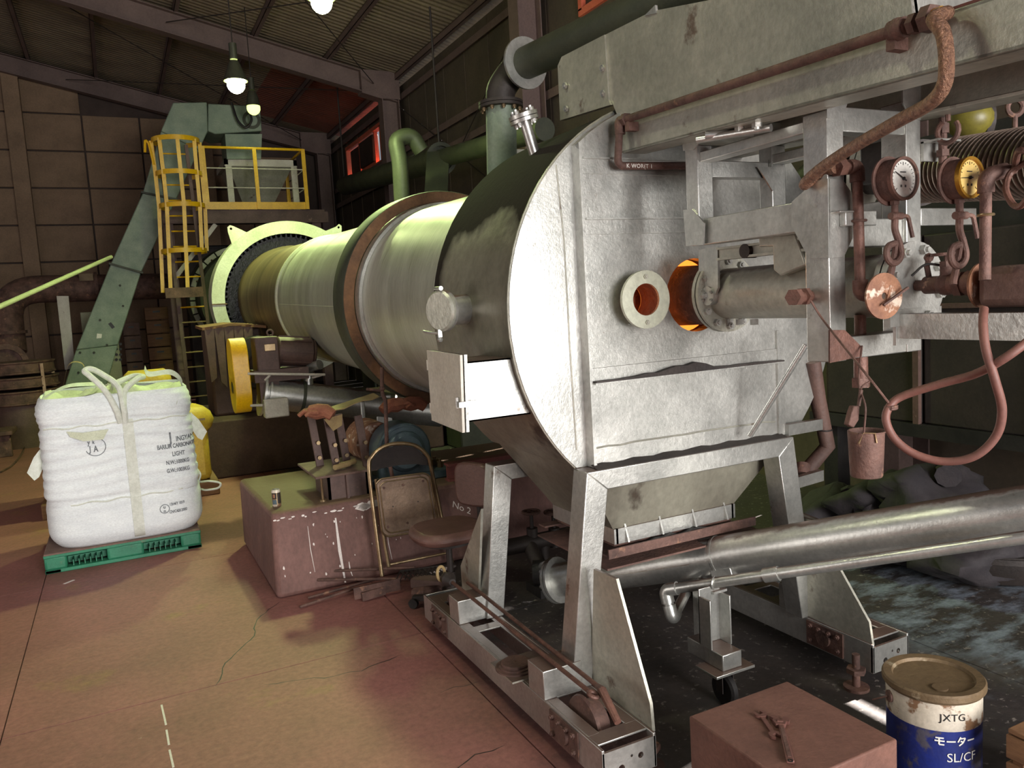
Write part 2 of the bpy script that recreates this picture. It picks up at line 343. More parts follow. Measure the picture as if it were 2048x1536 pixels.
def floor_mat():
    m = bpy.data.materials.new('floor_concrete'); m.use_nodes = True; t = m.node_tree; N = t.nodes; L = t.links; b = N['Principled BSDF']
    g = N.new('ShaderNodeNewGeometry'); P = g.outputs['Position']
    def noise(sc, det=6, st=(1,1,1)):
        mp = N.new('ShaderNodeMapping'); mp.inputs['Scale'].default_value = st; L.new(P, mp.inputs[0])
        n = N.new('ShaderNodeTexNoise'); n.inputs['Scale'].default_value = sc; n.inputs['Detail'].default_value = det; n.inputs['Roughness'].default_value = .65; L.new(mp.outputs[0], n.inputs['Vector']); return n.outputs[0]
    def rng(src, a, bb, lo=0, hi=1):
        r = N.new('ShaderNodeMapRange'); r.inputs[1].default_value = a; r.inputs[2].default_value = bb; r.inputs[3].default_value = lo; r.inputs[4].default_value = hi; L.new(src, r.inputs[0]); return r.outputs[0]
    def math_(op, a, bb=None):
        x = N.new('ShaderNodeMath'); x.operation = op
        for i, q in enumerate((a, bb)):
            if q is None: continue
            if isinstance(q, (int, float)): x.inputs[i].default_value = q
            else: L.new(q, x.inputs[i])
        return x.outputs[0]
    def mix(fac, a, bb):
        x = N.new('ShaderNodeMix'); x.data_type = 'RGBA'; L.new(fac, x.inputs[0])
        for i, q in ((6, a), (7, bb)):
            if isinstance(q, tuple): x.inputs[i].default_value = q
            else: L.new(q, x.inputs[i])
        return x.outputs[2]
    sp = N.new('ShaderNodeSeparateXYZ'); L.new(P, sp.inputs[0]); X, Y = sp.outputs[0], sp.outputs[1]
    red = mix(rng(noise(1.1), .35, .65), R(152,98,92), R(128,84,76))
    red = mix(rng(noise(1.6, 9), .60, .72), red, R(142,108,72))           # ochre dust
    red = mix(rng(noise(9, 8), .70, .74), red, R(176,146,132))            # pale scuffs
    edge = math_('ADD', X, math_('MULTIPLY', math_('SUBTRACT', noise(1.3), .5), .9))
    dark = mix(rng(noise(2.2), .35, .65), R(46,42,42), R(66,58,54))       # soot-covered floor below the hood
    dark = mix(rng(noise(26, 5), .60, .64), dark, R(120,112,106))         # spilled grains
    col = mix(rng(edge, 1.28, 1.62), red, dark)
    pw = math_('MULTIPLY', rng(math_('ADD', X, math_('MULTIPLY', math_('SUBTRACT', noise(1.7), .5), 1.2)), 2.95, 3.35), math_('MULTIPLY', rng(noise(3.4, 9, (1,2.2,1)), .44, .60), rng(Y, 3.7, 3.2)))
    col = mix(pw, col, R(118,126,136))                                    # white powder spilled near the far wall
    x = N.new('ShaderNodeMix'); x.data_type = 'RGBA'; x.blend_type = 'MULTIPLY'; x.inputs[0].default_value = 1
    L.new(col, x.inputs[6]); L.new(mix(rng(noise(34, 8), .32, .68), (.74,.74,.74,1), (1.14,1.14,1.14,1)), x.inputs[7]); col = x.outputs[2]
    L.new(col, b.inputs['Base Color']); b.inputs['Roughness'].default_value = .62
    bp = N.new('ShaderNodeBump'); bp.inputs['Strength'].default_value = .35; bp.inputs['Distance'].default_value = .012; L.new(noise(17, 8), bp.inputs['Height']); L.new(bp.outputs[0], b.inputs['Normal'])
    MT['floor_concrete'] = m
floor_mat()
# ================================================================== the building
XW, YB, XL, YF = 5.1, 19.5, -7.2, -6.0
def roof_z(x): return 5.936+.2275*(4.152-x) if x > -3.5 else 5.936+.2275*(4.152+3.5)-.2275*(-3.5-x)
# floor of cast slabs with open joints
fl = struct('floor', 'red-brown painted concrete floor, soot-black below the machine')
part(fl, 'sub_floor', M().box(XL-1, XW+.2, YF-2, YB+.2, -.3, -.012), 'dark_iron')
xs = [XL-1, -3.6, -.6, 1.27, 3.2, XW+.2]; ys = [YF-2, -2.4, .6, 3.81, 5.93, 9.0, 12, 15, YB+.2]; J = .006
for i in range(len(xs)-1):
    for j in range(len(ys)-1):
        part(fl, 'slab', M().box(xs[i]+J/2, xs[i+1]-J/2, ys[j]+J/2, ys[j+1]-J/2, -.1, 0), 'floor_concrete')
def crack(pts, wd):
    p = []; 
    for i in range(len(pts)-1):
        a, b = V(pts[i]), V(pts[i+1]); n = max(2, int((b-a).length/.05))
        for k in range(n): p.append(a.lerp(b, k/n)+V((random.uniform(-.012,.012), random.uniform(-.012,.012), 0)))
    p.append(V(pts[-1])); L = []; Rr = []
    for i, q in enumerate(p):
        t = (p[min(i+1,len(p)-1)]-p[max(i-1,0)]).normalized(); s = V((-t.y, t.x, 0))*wd*random.uniform(.4,1.0)*(0.25 if i in (0, len(p)-1) else 1)
        L.append(q+s+V((0,0,.0006))); Rr.append(q-s+V((0,0,.0006)))
    m = M(); n = len(p); m.add(L+Rr, [(i, i+1, n+i+1, n+i) for i in range(n-1)]); part(fl, 'crack', m, 'ink_black')
crack([AZ(432,1370), AZ(455,1325), AZ(500,1280), AZ(520,1232), AZ(560,1203)], .004)
crack([AZ(525,1371), AZ(600,1360), AZ(650,1357), AZ(720,1342), AZ(800,1310)], .0035)
crack([AZ(880,1385), AZ(930,1370), AZ(960,1362)], .003)
crack([AZ(905,1545), AZ(950,1510), AZ(1010,1490)], .003)
def drip(p, q, wd): part(fl, 'paint_drip', M().bar(V(p)+V((0,0,.0008)), V(q)+V((0,0,.0008)), wd, .0012), 'white_drip')
for a, b in (((323,1410),(332,1450)), ((333,1460),(338,1490)), ((339,1500),(347,1535))): drip(AZ(*a), AZ(*b), .008)
drip(AZ(128,1168), AZ(148,1160), .02)

# back wall: cladding panels on a dark frame
wb = struct('wall_back', 'back wall of brown sheet panels with a post and rails')
part(wb, 'wall_frame', M().box(XL-.2, XW+.3, YB+.03, YB+.2, 0, 7.75), 'shutter')
pw, ph = 1.12, .77; me = None
for i in range(-3, 8):
    for j in range(10):
        x0 = -2.43+(i)*pw; z0 = .02+j*ph
        if x0+pw > XW+.1: continue
        if z0+ph > roof_z(x0+pw)+.25: continue
        if me is None:
            mm = M().box(0, pw-.03, -.03, .02, 0, ph-.03); o = part(wb, 'wall_panel', mm, 'wall_sheet', bev=.012); me = o.data; o.location = (x0, YB, z0)
        else:
            o = bpy.data.objects.new('wall_panel', me); COL.objects.link(o); o.parent = wb; o.location = (x0, YB, z0)
            b = o.modifiers.new('bevel', 'BEVEL'); b.width = .012; b.segments = 2
def hbeam(m, p0, p1, wd, h, tf=.016, tw=.012, up=(0,0,1)):
    p0, p1 = V(p0), V(p1); a = (p1-p0).normalized(); u = a.cross(V(up)).normalized(); v = u.cross(a)
    m.bar(p0+v*(h/2-tf/2), p1+v*(h/2-tf/2), wd, tf, up); m.bar(p0-v*(h/2-tf/2), p1-v*(h/2-tf/2), wd, tf, up); m.bar(p0, p1, tw, h-2*tf, up); return m
for x in (-1.42, 2.2):
    m = M(); m.bar((x, YB-.16, 0), (x, YB-.16, roof_z(x)-.02), .30, .22, (0,1,0)); part(wb, 'post', m, 'wall_sheet', bev=.01)

# right wall: dark sheets between girts and columns, two openings
wr = struct('wall_right', 'dark side wall of metal sheets with steel columns')
SW = .841; y = 15.5-SW*26; k = 0; zt = 5.72
while y < YB-.1:
    y1 = min(y+SW, YB)-.012; c = (y+y1)/2
    if 15.45 < c < 18.1: segs = [(0, 4.62), (5.30, zt)]
    elif 7.0 < c < 7.93: segs = [(0, 4.90), (5.45, zt)]
    elif 2.2 < c < 2.8: segs = [(0, 3.64), (3.75, zt)]
    else: segs = [(0, zt)]
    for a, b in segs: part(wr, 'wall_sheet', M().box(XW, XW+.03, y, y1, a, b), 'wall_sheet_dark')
    y += SW; k += 1
part(wr, 'patch_plate', M().box(XW, XW+.03, 2.04, 2.52, 3.63, 3.76), 'wall_sheet_dark'); part(wr, 'patch_plate', M().box(XW, XW+.03, 2.86, 2.89, 3.63, 3.76), 'wall_sheet_dark')
for z in (1.2, 2.35, 3.3, 4.2, 4.56, 5.5):
    m = M(); m.box(XW-.075, XW-.002, YF, YB-.05, z-.035, z+.035); m.box(XW-.075, XW-.068, YF, YB-.05, z-.07, z-.035); part(wr, 'girt', m, 'beam_paint')
for y in (-1.5, 3.7, 8.8, 14.1, 19.2):
    part(wr, 'column', hbeam(M(), (XW-.28, y, 0), (XW-.28, y, roof_z(XW-.3)-.05), .25, .32, up=(1,0,0)), 'beam_paint')
    part(wr, 'bracket', M().prism([(XW-.10,y-.13,5.42),(XW-.46,y-.13,5.42),(XW-.8,y-.13,5.50),(XW-.8,y-.13,5.9),(XW-.10,y-.13,5.9)], (0,.26,0)), 'beam_paint')
def brace(a, b): part(wr, 'brace_rod', M().cyl(a, b, .009, n=6), 'dark_iron')
brace((XW-.12, 8.9, 5.4), (XW-.12, 13.9, 2.7)); brace((XW-.12, 9.0, 2.7), (XW-.12, 14.0, 5.3))
# windows
def window(name, y0, y1, z0, z1):
    o = struct(name, 'small high window with red frame'); x = XW
    m = M(); m.box(x-.04, x+.08, y0-.05, y1+.05, z1-.02, z1+.06); m.box(x-.04, x+.08, y0-.05, y1+.05, z0-.06, z0+.02)
    m.box(x-.04, x+.08, y0-.05, y0+.02, z0, z1); m.box(x-.04, x+.08, y1-.02, y1+.05, z0, z1); part(o, 'window_frame', m, 'window_red'); return o
w1 = window('window_1', 15.5, 18.02, 4.62, 5.30)
for ym in (17.05, 15.95): part(w1, 'mullion', M().box(XW-.02, XW+.05, ym-.03, ym+.03, 4.62, 5.30), 'window_red')
part(w1, 'pane', M().box(XW+.02, XW+.026, 15.52, 15.92, 4.64, 5.28), 'glass')
part(w1, 'fan_box', M().box(XW-.05, XW+.1, 16.0, 16.95, 4.70, 5.24), 'shutter', bev=.02)
part(w1, 'lower_slat', M().box(XW-.01, XW+.04, 16.0, 17.0, 4.63, 4.70), 'window_red')
part(w1, 'shutter_board', M().box(XW+.02, XW+.05, 17.12, 17.86, 4.66, 5.24), 'shutter')
w2 = window('window_2', 7.11, 7.92, 4.92, 5.42)
part(w2, 'shutter_board', M().box(XW+.02, XW+.05, 7.12, 7.40, 4.93, 5.41), 'shutter')
part(w2, 'shutter_board', M().box(XW+.02, XW+.05, 7.62, 7.91, 4.93, 5.41), 'shutter')


# left wall with the open bay
wl = struct('wall_left', 'side wall with an open bay')
for a, b, z0, z1 in ((YF, 1.6, 0, 4.6), (5.6, YB, 0, 4.6), (1.6, 5.6, 3.6, 4.6)): part(wl, 'wall_sheet', M().box(XL-.05, XL, a, b, z0, z1), 'wall_sheet')

# roof: rafters, purlins, corrugated sheets
ce = struct('ceiling', 'sloping roof of corrugated sheets on steel rafters')
for y in (-1.5, 3.7, 8.8, 14.1, 19.2):
    part(ce, 'rafter', hbeam(M(), (XW-.1, y, roof_z(XW-.1)-.18), (-3.5, y, roof_z(-3.5)-.18), .2, .36), 'beam_paint')
    part(ce, 'rafter', hbeam(M(), (-3.5, y, roof_z(-3.5)-.18), (XL, y, roof_z(XL)-.18), .2, .36), 'beam_paint')
for x in (4.95, 3.75, 2.55, 1.35, .15, -1.05, -2.25, -3.4, -4.7, -6.0):
    z = roof_z(x); m = M(); m.box(x-.03, x-.022, YF, YB, z, z+.11); m.box(x-.03, x+.04, YF, YB, z, z+.008); m.box(x-.03, x+.04, YF, YB, z+.102, z+.11); part(ce, 'purlin', m, 'beam_paint')
def sheet_mesh(x0, x1):
    nw, n = 8, 4; vs = []; fs = []; tot = nw*n
    for i in range(tot+1):
        yy = i/tot*1.0; dz = .02*math.sin(2*PI*i/n+.4)
        for x in (x0, x1): vs.append((x, yy, roof_z(x)+.135+dz))
    for i in range(tot): fs.append((2*i, 2*i+1, 2*i+3, 2*i+2))
    return M().add(vs, fs)
for x0, x1, ya, yb, mt in ((XW+.25, 3.1, YF, 15, 'roof_sheet'), (XW+.25, 3.1, 15, 19, 'red_glow_sheet'), (XW+.25, 3.1, 19, 20, 'roof_sheet'), (3.1, -3.5, YF, 20, 'roof_sheet'), (-3.5, XL-.3, YF, 20, 'roof_sheet')):
    me = None
    for j in range(int(yb-ya)):
        if me is None: o = part(ce, 'roof_sheet', sheet_mesh(x0, x1), mt, ang=80); me = o.data
        else: o = bpy.data.objects.new('roof_sheet', me); COL.objects.link(o); o.parent = ce
        o.location = (0, ya+j, 0)
for a, b in (((4.6, 8.9, 5.62), (1.2, 14.0, 6.4)), ((1.0, 8.9, 6.45), (4.5, 13.9, 5.65)), ((4.6,14.3,5.62), (-.4, 19.0, 6.75)), ((-.6,14.2,6.8),(4.3,19.0,5.7))):
    part(ce, 'brace_rod', M().cyl(a, b, .008, n=6), 'dark_iron')

# ------------------------------------------------------------------ high-bay lamps
def lamp(c, label, bulb, power, R0=.14, colr=(.76, 1.0, .38)):
    t = thing('pendant_lamp', label, 'lamp', c, 'pendant lamps under the roof')
    zr = roof_z(c.x)+.02
    m = M().lathe([(.05,.26),(.07,.22),(.09,.16),(R0*.85,.09),(R0,.03),(R0-.012,.03),(R0*.8,.08),(.08,.15),(.06,.2)], c, (0,0,1), 24); part(t, 'shade', m, 'lamp_shell')
    part(t, 'socket', M().cyl(c+V((0,0,.28)), c+V((0,0,.46)), .045, n=14), 'lamp_shell')
    part(t, 'cord', M().cyl(c+V((0,0,.46)), V((c.x, c.y, zr+.13)), .008, n=6), 'dark_iron')
    part(t, 'bulb', M().sphere(c+V((0,0,.0)), .105, 18, (1,1,1.05)), bulb)
    if power:
        l = bpy.data.lights.new('lamp_light', 'SPOT'); l.spot_size = math.radians(150); l.spot_blend = .6; l.energy = power; l.color = colr; l.shadow_soft_size = .12
        o = bpy.data.objects.new('lamp_light', l); COL.objects.link(o); o.parent = t; o.location = (0, 0, -.17)
    return t
lamp(AY(472, 168, 10.0), 'glowing pendant lamp hanging beside the elevator head', 'lamp_bulb', 165)
lamp(AY(507, 216, 13.3), 'dim round pendant lamp below and behind the bright one', 'lamp_dim', 10, .11)
lamp(AY(643, 4, 8.0), 'pendant lamp high over the kiln at the top edge', 'lamp_bulb', 380)
lamp(V((-.2, 2.9, 4.9)), 'pendant lamp over the open floor near the hood', 'lamp_bulb', 60, .14, (.98, .98, .76))
# ================================================================== rotary kiln
KA = V((0, 1, .03)).normalized()
def K(y): return V((2.08, y, 1.729+.03*(y-5)))
kl = thing('rotary_kiln', 'long inclined silver rotary kiln drum with riding ring and gear guard', 'kiln', (2.08, 9, 0))
def klathe(prof, n=72): # prof: (radius, y)
    return M().lathe([(r, (y-5)/KA.y) for r, y in prof], K(5), KA, n)
part(kl, 'shell', klathe([(.60,3.1),(.633,3.1),(.633,8.05)]), 'kiln_steel')
part(kl, 'end_shell', klathe([(.636,3.2),(.642,3.2),(.642,3.58),(.636,3.58)]), 'green_dark')
part(kl, 'weld_bead', klathe([(.633,8.02),(.648,8.035),(.652,8.06),(.648,8.085),(.633,8.10)]), 'ring_paint')
part(kl, 'seam_bead', M().bar(V(K(5.45))+V((-.6335,0,-.02)), V(K(8.0))+V((-.6335,0,-.02)), .006, .006), 'ring_paint')
part(kl, 'feed_shell', klathe([(.630,8.08),(.634,10.2),(.665,10.25),(.665,10.9),(.64,10.95),(.64,15.9)]), 'kiln_brown')
part(kl, 'lining', klathe([(.600,3.1),(.598,5.0),(.0,5.05)]), 'hot_lining')
# riding ring
ty = part(kl, 'riding_ring', klathe([(.662,5.14),(.735,5.14),(.741,5.155),(.741,5.385),(.735,5.40),(.662,5.40),(.662,5.14)], 96), 'green_dark')
part(ty, 'ring_face', klathe([(.664,5.132),(.733,5.132),(.733,5.139),(.664,5.139),(.664,5.132)], 96), 'tyre_face')
part(kl, 'retaining_ring', klathe([(.634,5.045),(.655,5.045),(.661,5.06),(.661,5.125),(.634,5.125)], 96), 'silver')
# gear and its guard
a_, GU, GV = frame_of(KA)
gt = M(); nt_ = 80
for i in range(nt_):
    t = 2*PI*i/nt_; d = GU*math.cos(t)+GV*math.sin(t); s_ = KA.cross(d)
    gt.bar(K(10.62)+d*.78, K(10.62)+d*.84, .03, .16, KA, .018, .16)
gt.lathe([(.66,.0),(.79,.0),(.79,.16),(.66,.16)], K(10.54), KA, 72, True)
part(kl, 'girth_gear', gt, 'grease')
gp = M().ring(K(10.90), KA, .665, .82, .02, 72); part(kl, 'grease_plate', gp, 'grease')
gd = part(kl, 'gear_guard', klathe([(.83,10.44),(.985,10.44),(.985,10.46),(.975,10.9),(.965,10.9),(.965,10.465),(.83,10.465),(.83,10.44)]), 'ring_paint')
part(gd, 'guard_drum', klathe([(.968,10.47),(.968,10.92),(.70,10.93)]), 'rust')
for sgn in (-1, 1):
    ang = math.radians(90+sgn*37); ctr = K(10.45)
    dr = V((math.cos(ang), 0, math.sin(ang))); tn = V((-math.sin(ang), 0, math.cos(ang)))
    b = ctr+dr*.975; tip = ctr+V((math.cos(ang),0,math.sin(ang)))*1.13
    P = [b-tn*.12, b+tn*.12]+[tip+tn*.045+V((0,0,-.02)), tip+tn*.02+dr*.035, tip-tn*.02+dr*.035, tip-tn*.045]
    hole = [tip+tn*(.016*math.cos(q))+dr*(.016*math.sin(q)-.005) for q in [2*PI*i/10 for i in range(10)]]
    me = holed(P, [hole], (0,.02,0), 'lifting_lug', ORG[kl.name]); part(gd, 'lifting_lug', me, 'ring_paint')
for sgn in (-1, 1): part(gd, 'joint_flange', M().box(2.08+sgn*.90-.09, 2.08+sgn*.90+.09, 10.42, 10.46, 1.86, 1.875), 'rust')
# far seal ring, built of segments
for i in range(24):
    t0, t1 = 360*i/24+.8, 360*(i+1)/24-.8; P0 = arc(K(14.4), GU, GV, .76, t0, t1, 4); P1 = arc(K(14.4), GU, GV, .91, t0, t1, 4)
    part(kl, 'seal_segment', M().strip(P0, P1, KA*.12), 'ring_paint')
part(kl, 'seal_drum', klathe([(.64,13.9),(.80,13.9),(.80,14.35),(.93,14.55),(.93,15.0),(.64,15.0)]), 'green_dark')
bolts(kl, [K(14.39)+(GU*math.cos(t)+GV*math.sin(t))*.84 for t in [2*PI*(i+.5)/24 for i in range(24)]], -KA, .018, .02, 'rust')
fe = thing('feed_housing', 'dark feed end housing at the back of the kiln', 'housing', (2.1, 15.7, 0))
part(fe, 'body', M().box(1.25, 3.0, 15.2, 16.4, 0, 3.0), 'black_iron', bev=.03)
part(fe, 'flange', M().box(1.2, 3.05, 15.14, 15.2, .1, 2.95), 'dark_iron', bev=.01)

# ================================================================== kiln hood on its carriage
HC = V((2.146, 2.64, 1.634)); HR = .84; HY1 = 3.40; ZF = 1.033
hd = thing('kiln_hood', 'large silver kiln hood on a splayed steel carriage', 'kiln hood', (2.1, 2.95, 0))
a0 = math.degrees(math.asin((ZF-HC.z)/HR))
out = arc(HC, (1,0,0), (0,0,1), HR, a0, 180-a0, 60); inn = arc(HC, (1,0,0), (0,0,1), HR-.012, a0, 180-a0, 60)
part(hd, 'shell', M().strip(out, inn, (0, HY1-HC.y, 0)), 'soot_shell')
part(hd, 'edge_bead', M().path([p+V((0,-.001,0)) for p in out], .006, 6), 'silver_worn')
bk = [V((p.x, HY1, p.z)) for p in out]
kh = [V((2.08+.66*math.cos(t), HY1, 1.68+.66*math.sin(t))) for t in [2*PI*i/48 for i in range(48)]]
part(hd, 'back_plate', holed(bk, [kh], (0,.012,0), 'back_plate', ORG[hd.name]), 'soot_shell')
me = M(); me.lathe([(.655,-.1),(.70,-.1),(.70,-.085),(.668,-.085),(.668,0),(.655,0)], V((2.08,HY1+.11,1.68)), KA, 64, True); part(hd, 'seal_collar', me, 'green_dark')
for i in range(40):
    t = 2*PI*i/40; c = V((2.08+.70*math.cos(t), HY1+.03, 1.68+.70*math.sin(t)))
    part(hd, 'seal_clip', M().bar(c, c+V((0,.05,0)), .022, .012, (math.cos(t),0,math.sin(t))), 'dark_iron')
# front: crescent plate, proud centre panel with two round openings
YP = 2.585; XP0, XP1 = 1.608, 2.625
SP = AY(1270, 600, YP); BP = AY(1392, 590, YP)
def circ(c, r, n=36): return [V((c.x+r*math.cos(2*PI*i/n), c.y, c.z+r*math.sin(2*PI*i/n))) for i in range(n)]
fy = HC.y-.012
cres = [V((p.x, fy, p.z)) for p in out]
cut = [V((XP1-.05,fy,ZF+.06)), V((XP1-.05,fy,2.20)), V((XP0+.05,fy,2.20)), V((XP0+.05,fy,ZF+.06))]
part(hd, 'front_plate', holed(cres, [cut], (0,.012,0), 'front_plate', ORG[hd.name]), 'silver')
def zc(x): return HC.z+math.sqrt(HR**2-(x-HC.x)**2)-.012
top = [V((XP1-(XP1-XP0)*i/16, YP, min(zc(XP1-(XP1-XP0)*i/16), 2.45))) for i in range(17)]
outer = [V((XP0,YP,ZF)), V((XP1,YP,ZF))]+top
part(hd, 'centre_panel', holed(outer, [circ(SP,.066), circ(BP,.150)], (0,.0535,0), 'centre_panel', ORG[hd.name]), 'silver')
def ledge(z, x0, x1, up, d=.03, hgt=.05):
    m = M(); m.box(x0, x1, YP-d, YP, z-.006, z); m.box(x0, x1, YP-.008, YP, *( (z, z+hgt) if up else (z-hgt, z))); return m
zl = AY(1180, 768, YP-.03).z; part(hd, 'stiffener', ledge(zl, XP0+.012, 2.60, True, .032, .055), 'silver')
zu = AY(1165, 436, YP-.02).z; part(hd, 'stiffener', ledge(zu, XP0+.012, XP1, False, .022, .06), 'silver')
zv = AY(1165, 313, YP-.02).z; part(hd, 'stiffener', ledge(zv, XP0+.012, XP1, False, .022, .06), 'silver')
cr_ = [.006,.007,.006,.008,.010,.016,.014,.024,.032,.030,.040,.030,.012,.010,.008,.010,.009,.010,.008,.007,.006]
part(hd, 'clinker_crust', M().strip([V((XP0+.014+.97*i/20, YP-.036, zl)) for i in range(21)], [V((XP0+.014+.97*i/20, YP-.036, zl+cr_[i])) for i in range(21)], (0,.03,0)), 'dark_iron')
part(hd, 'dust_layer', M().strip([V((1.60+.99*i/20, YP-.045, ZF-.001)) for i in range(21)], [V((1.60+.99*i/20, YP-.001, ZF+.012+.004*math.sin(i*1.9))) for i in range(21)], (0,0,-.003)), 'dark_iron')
for x0, x1 in ((XP0-.001, XP0+.012), (2.575, 2.59)): part(hd, 'edge_strip', M().box(x0, x1, YP-.012, YP, ZF, 2.27 if x0 < 2 else 1.5), 'silver')
part(hd, 'weld_line', M().path([AY(1190+(1550-1190)*i/14, 897-(897-842)*i/14+random.uniform(-2,2), YP-.001) for i in range(15)], .004, 6), 'silver_worn')
part(hd, 'weld_line', M().path([AY(1112, 330, fy-.001), AY(1128, 480, fy-.001), AY(1140, 700, fy-.001), AY(1153, 900, fy-.001)], .003, 6), 'silver_worn')
part(hd, 'refractory', M().lathe([(.151,.0),(.151,.08),(.26,.10)], BP+V((0,.004,0)), (0,1,0), 36), 'hot_brick')
# sight port
y0 = YP-.075
sp = part(hd, 'sight_port', M().ring(V((SP.x,y0,SP.z)), (0,1,0), .062, .112, .014, 40).lathe([(.062,.014),(.074,.014),(.074,.078)], V((SP.x,y0,SP.z)), (0,1,0), 36), 'ring_paint')
part(sp, 'port_lining', M().lathe([(.064,.004),(.060,.02),(.062,.12)], V((SP.x,y0,SP.z)), (0,1,0), 30), 'hot_brick')
bolts(hd, [V((SP.x+.088*math.cos(a), y0, SP.z+.088*math.sin(a))) for a in (PI/2, -PI/2)], (0,-1,0), .010, .006, 'silver_worn')
gl = bpy.data.lights.new('kiln_glow', 'POINT'); gl.energy = 30; gl.color = (1, .42, .10); gl.shadow_soft_size = .2
go = bpy.data.objects.new('kiln_glow', gl); COL.objects.link(go); go.parent = hd; go.location = V((2.2, 3.75, 1.80))-ORG[hd.name]
# hopper below
hb = [(1.80,2.74,.69),(2.42,2.74,.69),(2.42,3.22,.69),(1.80,3.22,.69)]; ht = [(1.582,2.63,ZF),(2.71,2.63,ZF),(2.71,HY1,ZF),(1.582,HY1,ZF)]
part(hd, 'hopper', M().add(ht+hb, [(0,1,5,4),(1,2,6,5),(2,3,7,6),(3,0,4,7)]), 'soot_shell')
part(hd, 'glow_stop_plate', M().box(1.79,2.43,2.74,3.22,.64,.655), 'rust'); part(hd, 'outlet_flange', M().box(1.79,2.43,2.72,2.745,.655,.72).box(1.79,2.43,3.215,3.24,.655,.72).box(1.78,1.80,2.72,3.24,.655,.72).box(2.42,2.44,2.72,3.24,.655,.72), 'silver')  # unseen bottom plate added to keep kiln glow from leaking out of the hopper
for x in (1.84, 2.02, 2.2, 2.38): part(hd, 'stiffener_tab', M().prism([(x-.004,2.735,.76),(x-.004,2.70,.66),(x-.004,2.73,.66)], (.008,0,0)), 'silver')
part(hd, 'slide_gate', M().box(1.72,2.52,2.68,2.735,.62,.628).box(1.72,2.52,2.675,2.683,.615,.655).box(1.70,2.56,2.66,3.26,.575,.583).box(1.72,2.52,3.22,3.28,.62,.628), 'rust')
part(hd, 'clinker_dust', M().prism([V((1.9+.42*i/10, 2.695, .629+[0,.014,.022,.02,.028,.012,.02,.03,.022,.014,0][i])) for i in range(11)], (0,.03,0)), 'black_iron')
# inspection port on the left of the shell
ic = V((1.185, 2.99, 1.675)); ia = V((.93, .36, 0)).normalized()
ip = part(hd, 'inspection_port', M().cyl(ic, ic+ia*.19, .062, n=28).ring(ic-ia*.004, ia, .05, .084, .014), 'silver')
part(ip, 'lid', M().lathe([(0,-.022),(.075,-.022),(.084,-.014),(.084,-.004),(0,-.004)], ic, ia, 32), 'silver_worn')
part(ip, 'hinge', M().cyl(ic+V((-.012,-.03,.09)), ic+V((-.012,.03,.09)), .009, n=10), 'silver')
part(ip, 'latch', M().bar(ic+V((-.02,0,-.075)), ic+V((-.02,0,-.105)), .016, .016, (0,1,0)).path([ic+V((-.02,.0,-.09)), ic+V((-.05,.03,-.085)), ic+V((-.06,.07,-.08))], .006, 8).sphere(ic+V((-.02,-.004,-.115)), .012, 8), 'silver')
# side chute with its door
cx0, cy0, cy1, cz0, cz1 = 1.125, 2.672, 2.93, 1.262, 1.485
part(hd, 'chute', M().box(cx0,1.46,cy0,cy0+.006,cz0,cz1).box(cx0,1.46,cy1-.006,cy1,cz0,cz1).box(cx0,1.46,cy0,cy1,cz1-.006,cz1).box(cx0,1.52,cy0,cy1,cz0,cz0+.006), 'silver')
dp = [AX(858,700,1.105), AX(925,710,1.105), AX(930,865,1.105), AX(868,840,1.105)]
dr_ = part(hd, 'chute_door', M().prism(dp, (-.010,0,0)), 'white_paint')
part(dr_, 'door_frame', M().prism([p+V((.006,0,0)) for p in dp], (.012,0,0)), 'silver')
for q in (dp[0].z-.06, dp[3].z+.05): part(dr_, 'hinge', M().cyl((1.10, dp[0].y+.004, q-.02), (1.10, dp[0].y+.004, q+.02), .008, n=8), 'white_paint')
part(dr_, 'latch', M().box(1.08,1.16,2.625,2.645,1.325,1.345).cyl((1.088,2.66,1.32),(1.088,2.66,1.36),.007,n=8), 'silver')
# nozzle on the crown
nz = V((1.66, 3.02, 2.33)); nd = V((-.28, 0, .96)).normalized()
no = part(hd, 'crown_nozzle', M().cyl(nz-nd*.08, nz+nd*.13, .024, n=18).disc(nz+nd*.12, nd, .062, .014, 24).disc(nz+nd*.137, nd, .062, .016, 24), 'silver')
_, nu, nv = frame_of(nd)
bolts(hd, [nz+nd*.153+(nu*math.cos(a)+nv*math.sin(a))*.046 for a in [2*PI*i/4+.5 for i in range(4)]], nd, .012, .014, 'silver')
bolts(hd, [nz+nd*.119+(nu*math.cos(a)+nv*math.sin(a))*.046 for a in [2*PI*i/4+.5 for i in range(4)]], -nd, .012, .012, 'silver')
# leg frames
FY = 2.53
def leg_frame(y, zt, xa, xb, fa, fb, wd=.09, dp_=.10):
    bm_ = part(hd, 'frame_beam', M().prism([(xa,y,zt),(xb,y,zt),(xb-wd,y,zt-wd*.86),(xa+wd,y,zt-wd*.86)], (0,dp_,0)), 'silver', bev=.003)
    part(hd, 'leg', M().prism([(xa,y,zt),(xa+wd,y,zt-wd*.86),(fa+wd,y,.19),(fa,y,.19)], (0,dp_,0)), 'silver', bev=.003)
    part(hd, 'leg', M().prism([(xb,y,zt),(xb-wd,y,zt-wd*.86),(fb-wd,y,.19),(fb,y,.19)], (0,dp_,0)), 'silver', bev=.003)
leg_frame(FY, ZF-.002, 1.546, 2.615, 1.43, 2.735)
leg_frame(3.35, .925, 1.535, 2.70, 1.447, 2.78)
def gusset(px, x, t=.012): part(hd, 'gusset', M().prism([AX(a,b,x) for a,b in px], (t,0,0)), 'silver_worn')
gusset([(1187,1138),(1232,1158),(1300,1408),(1305,1464),(1183,1363)], 1.527)
gusset([(962,1018),(921,1132),(925,1184),(956,1206)], 1.45)
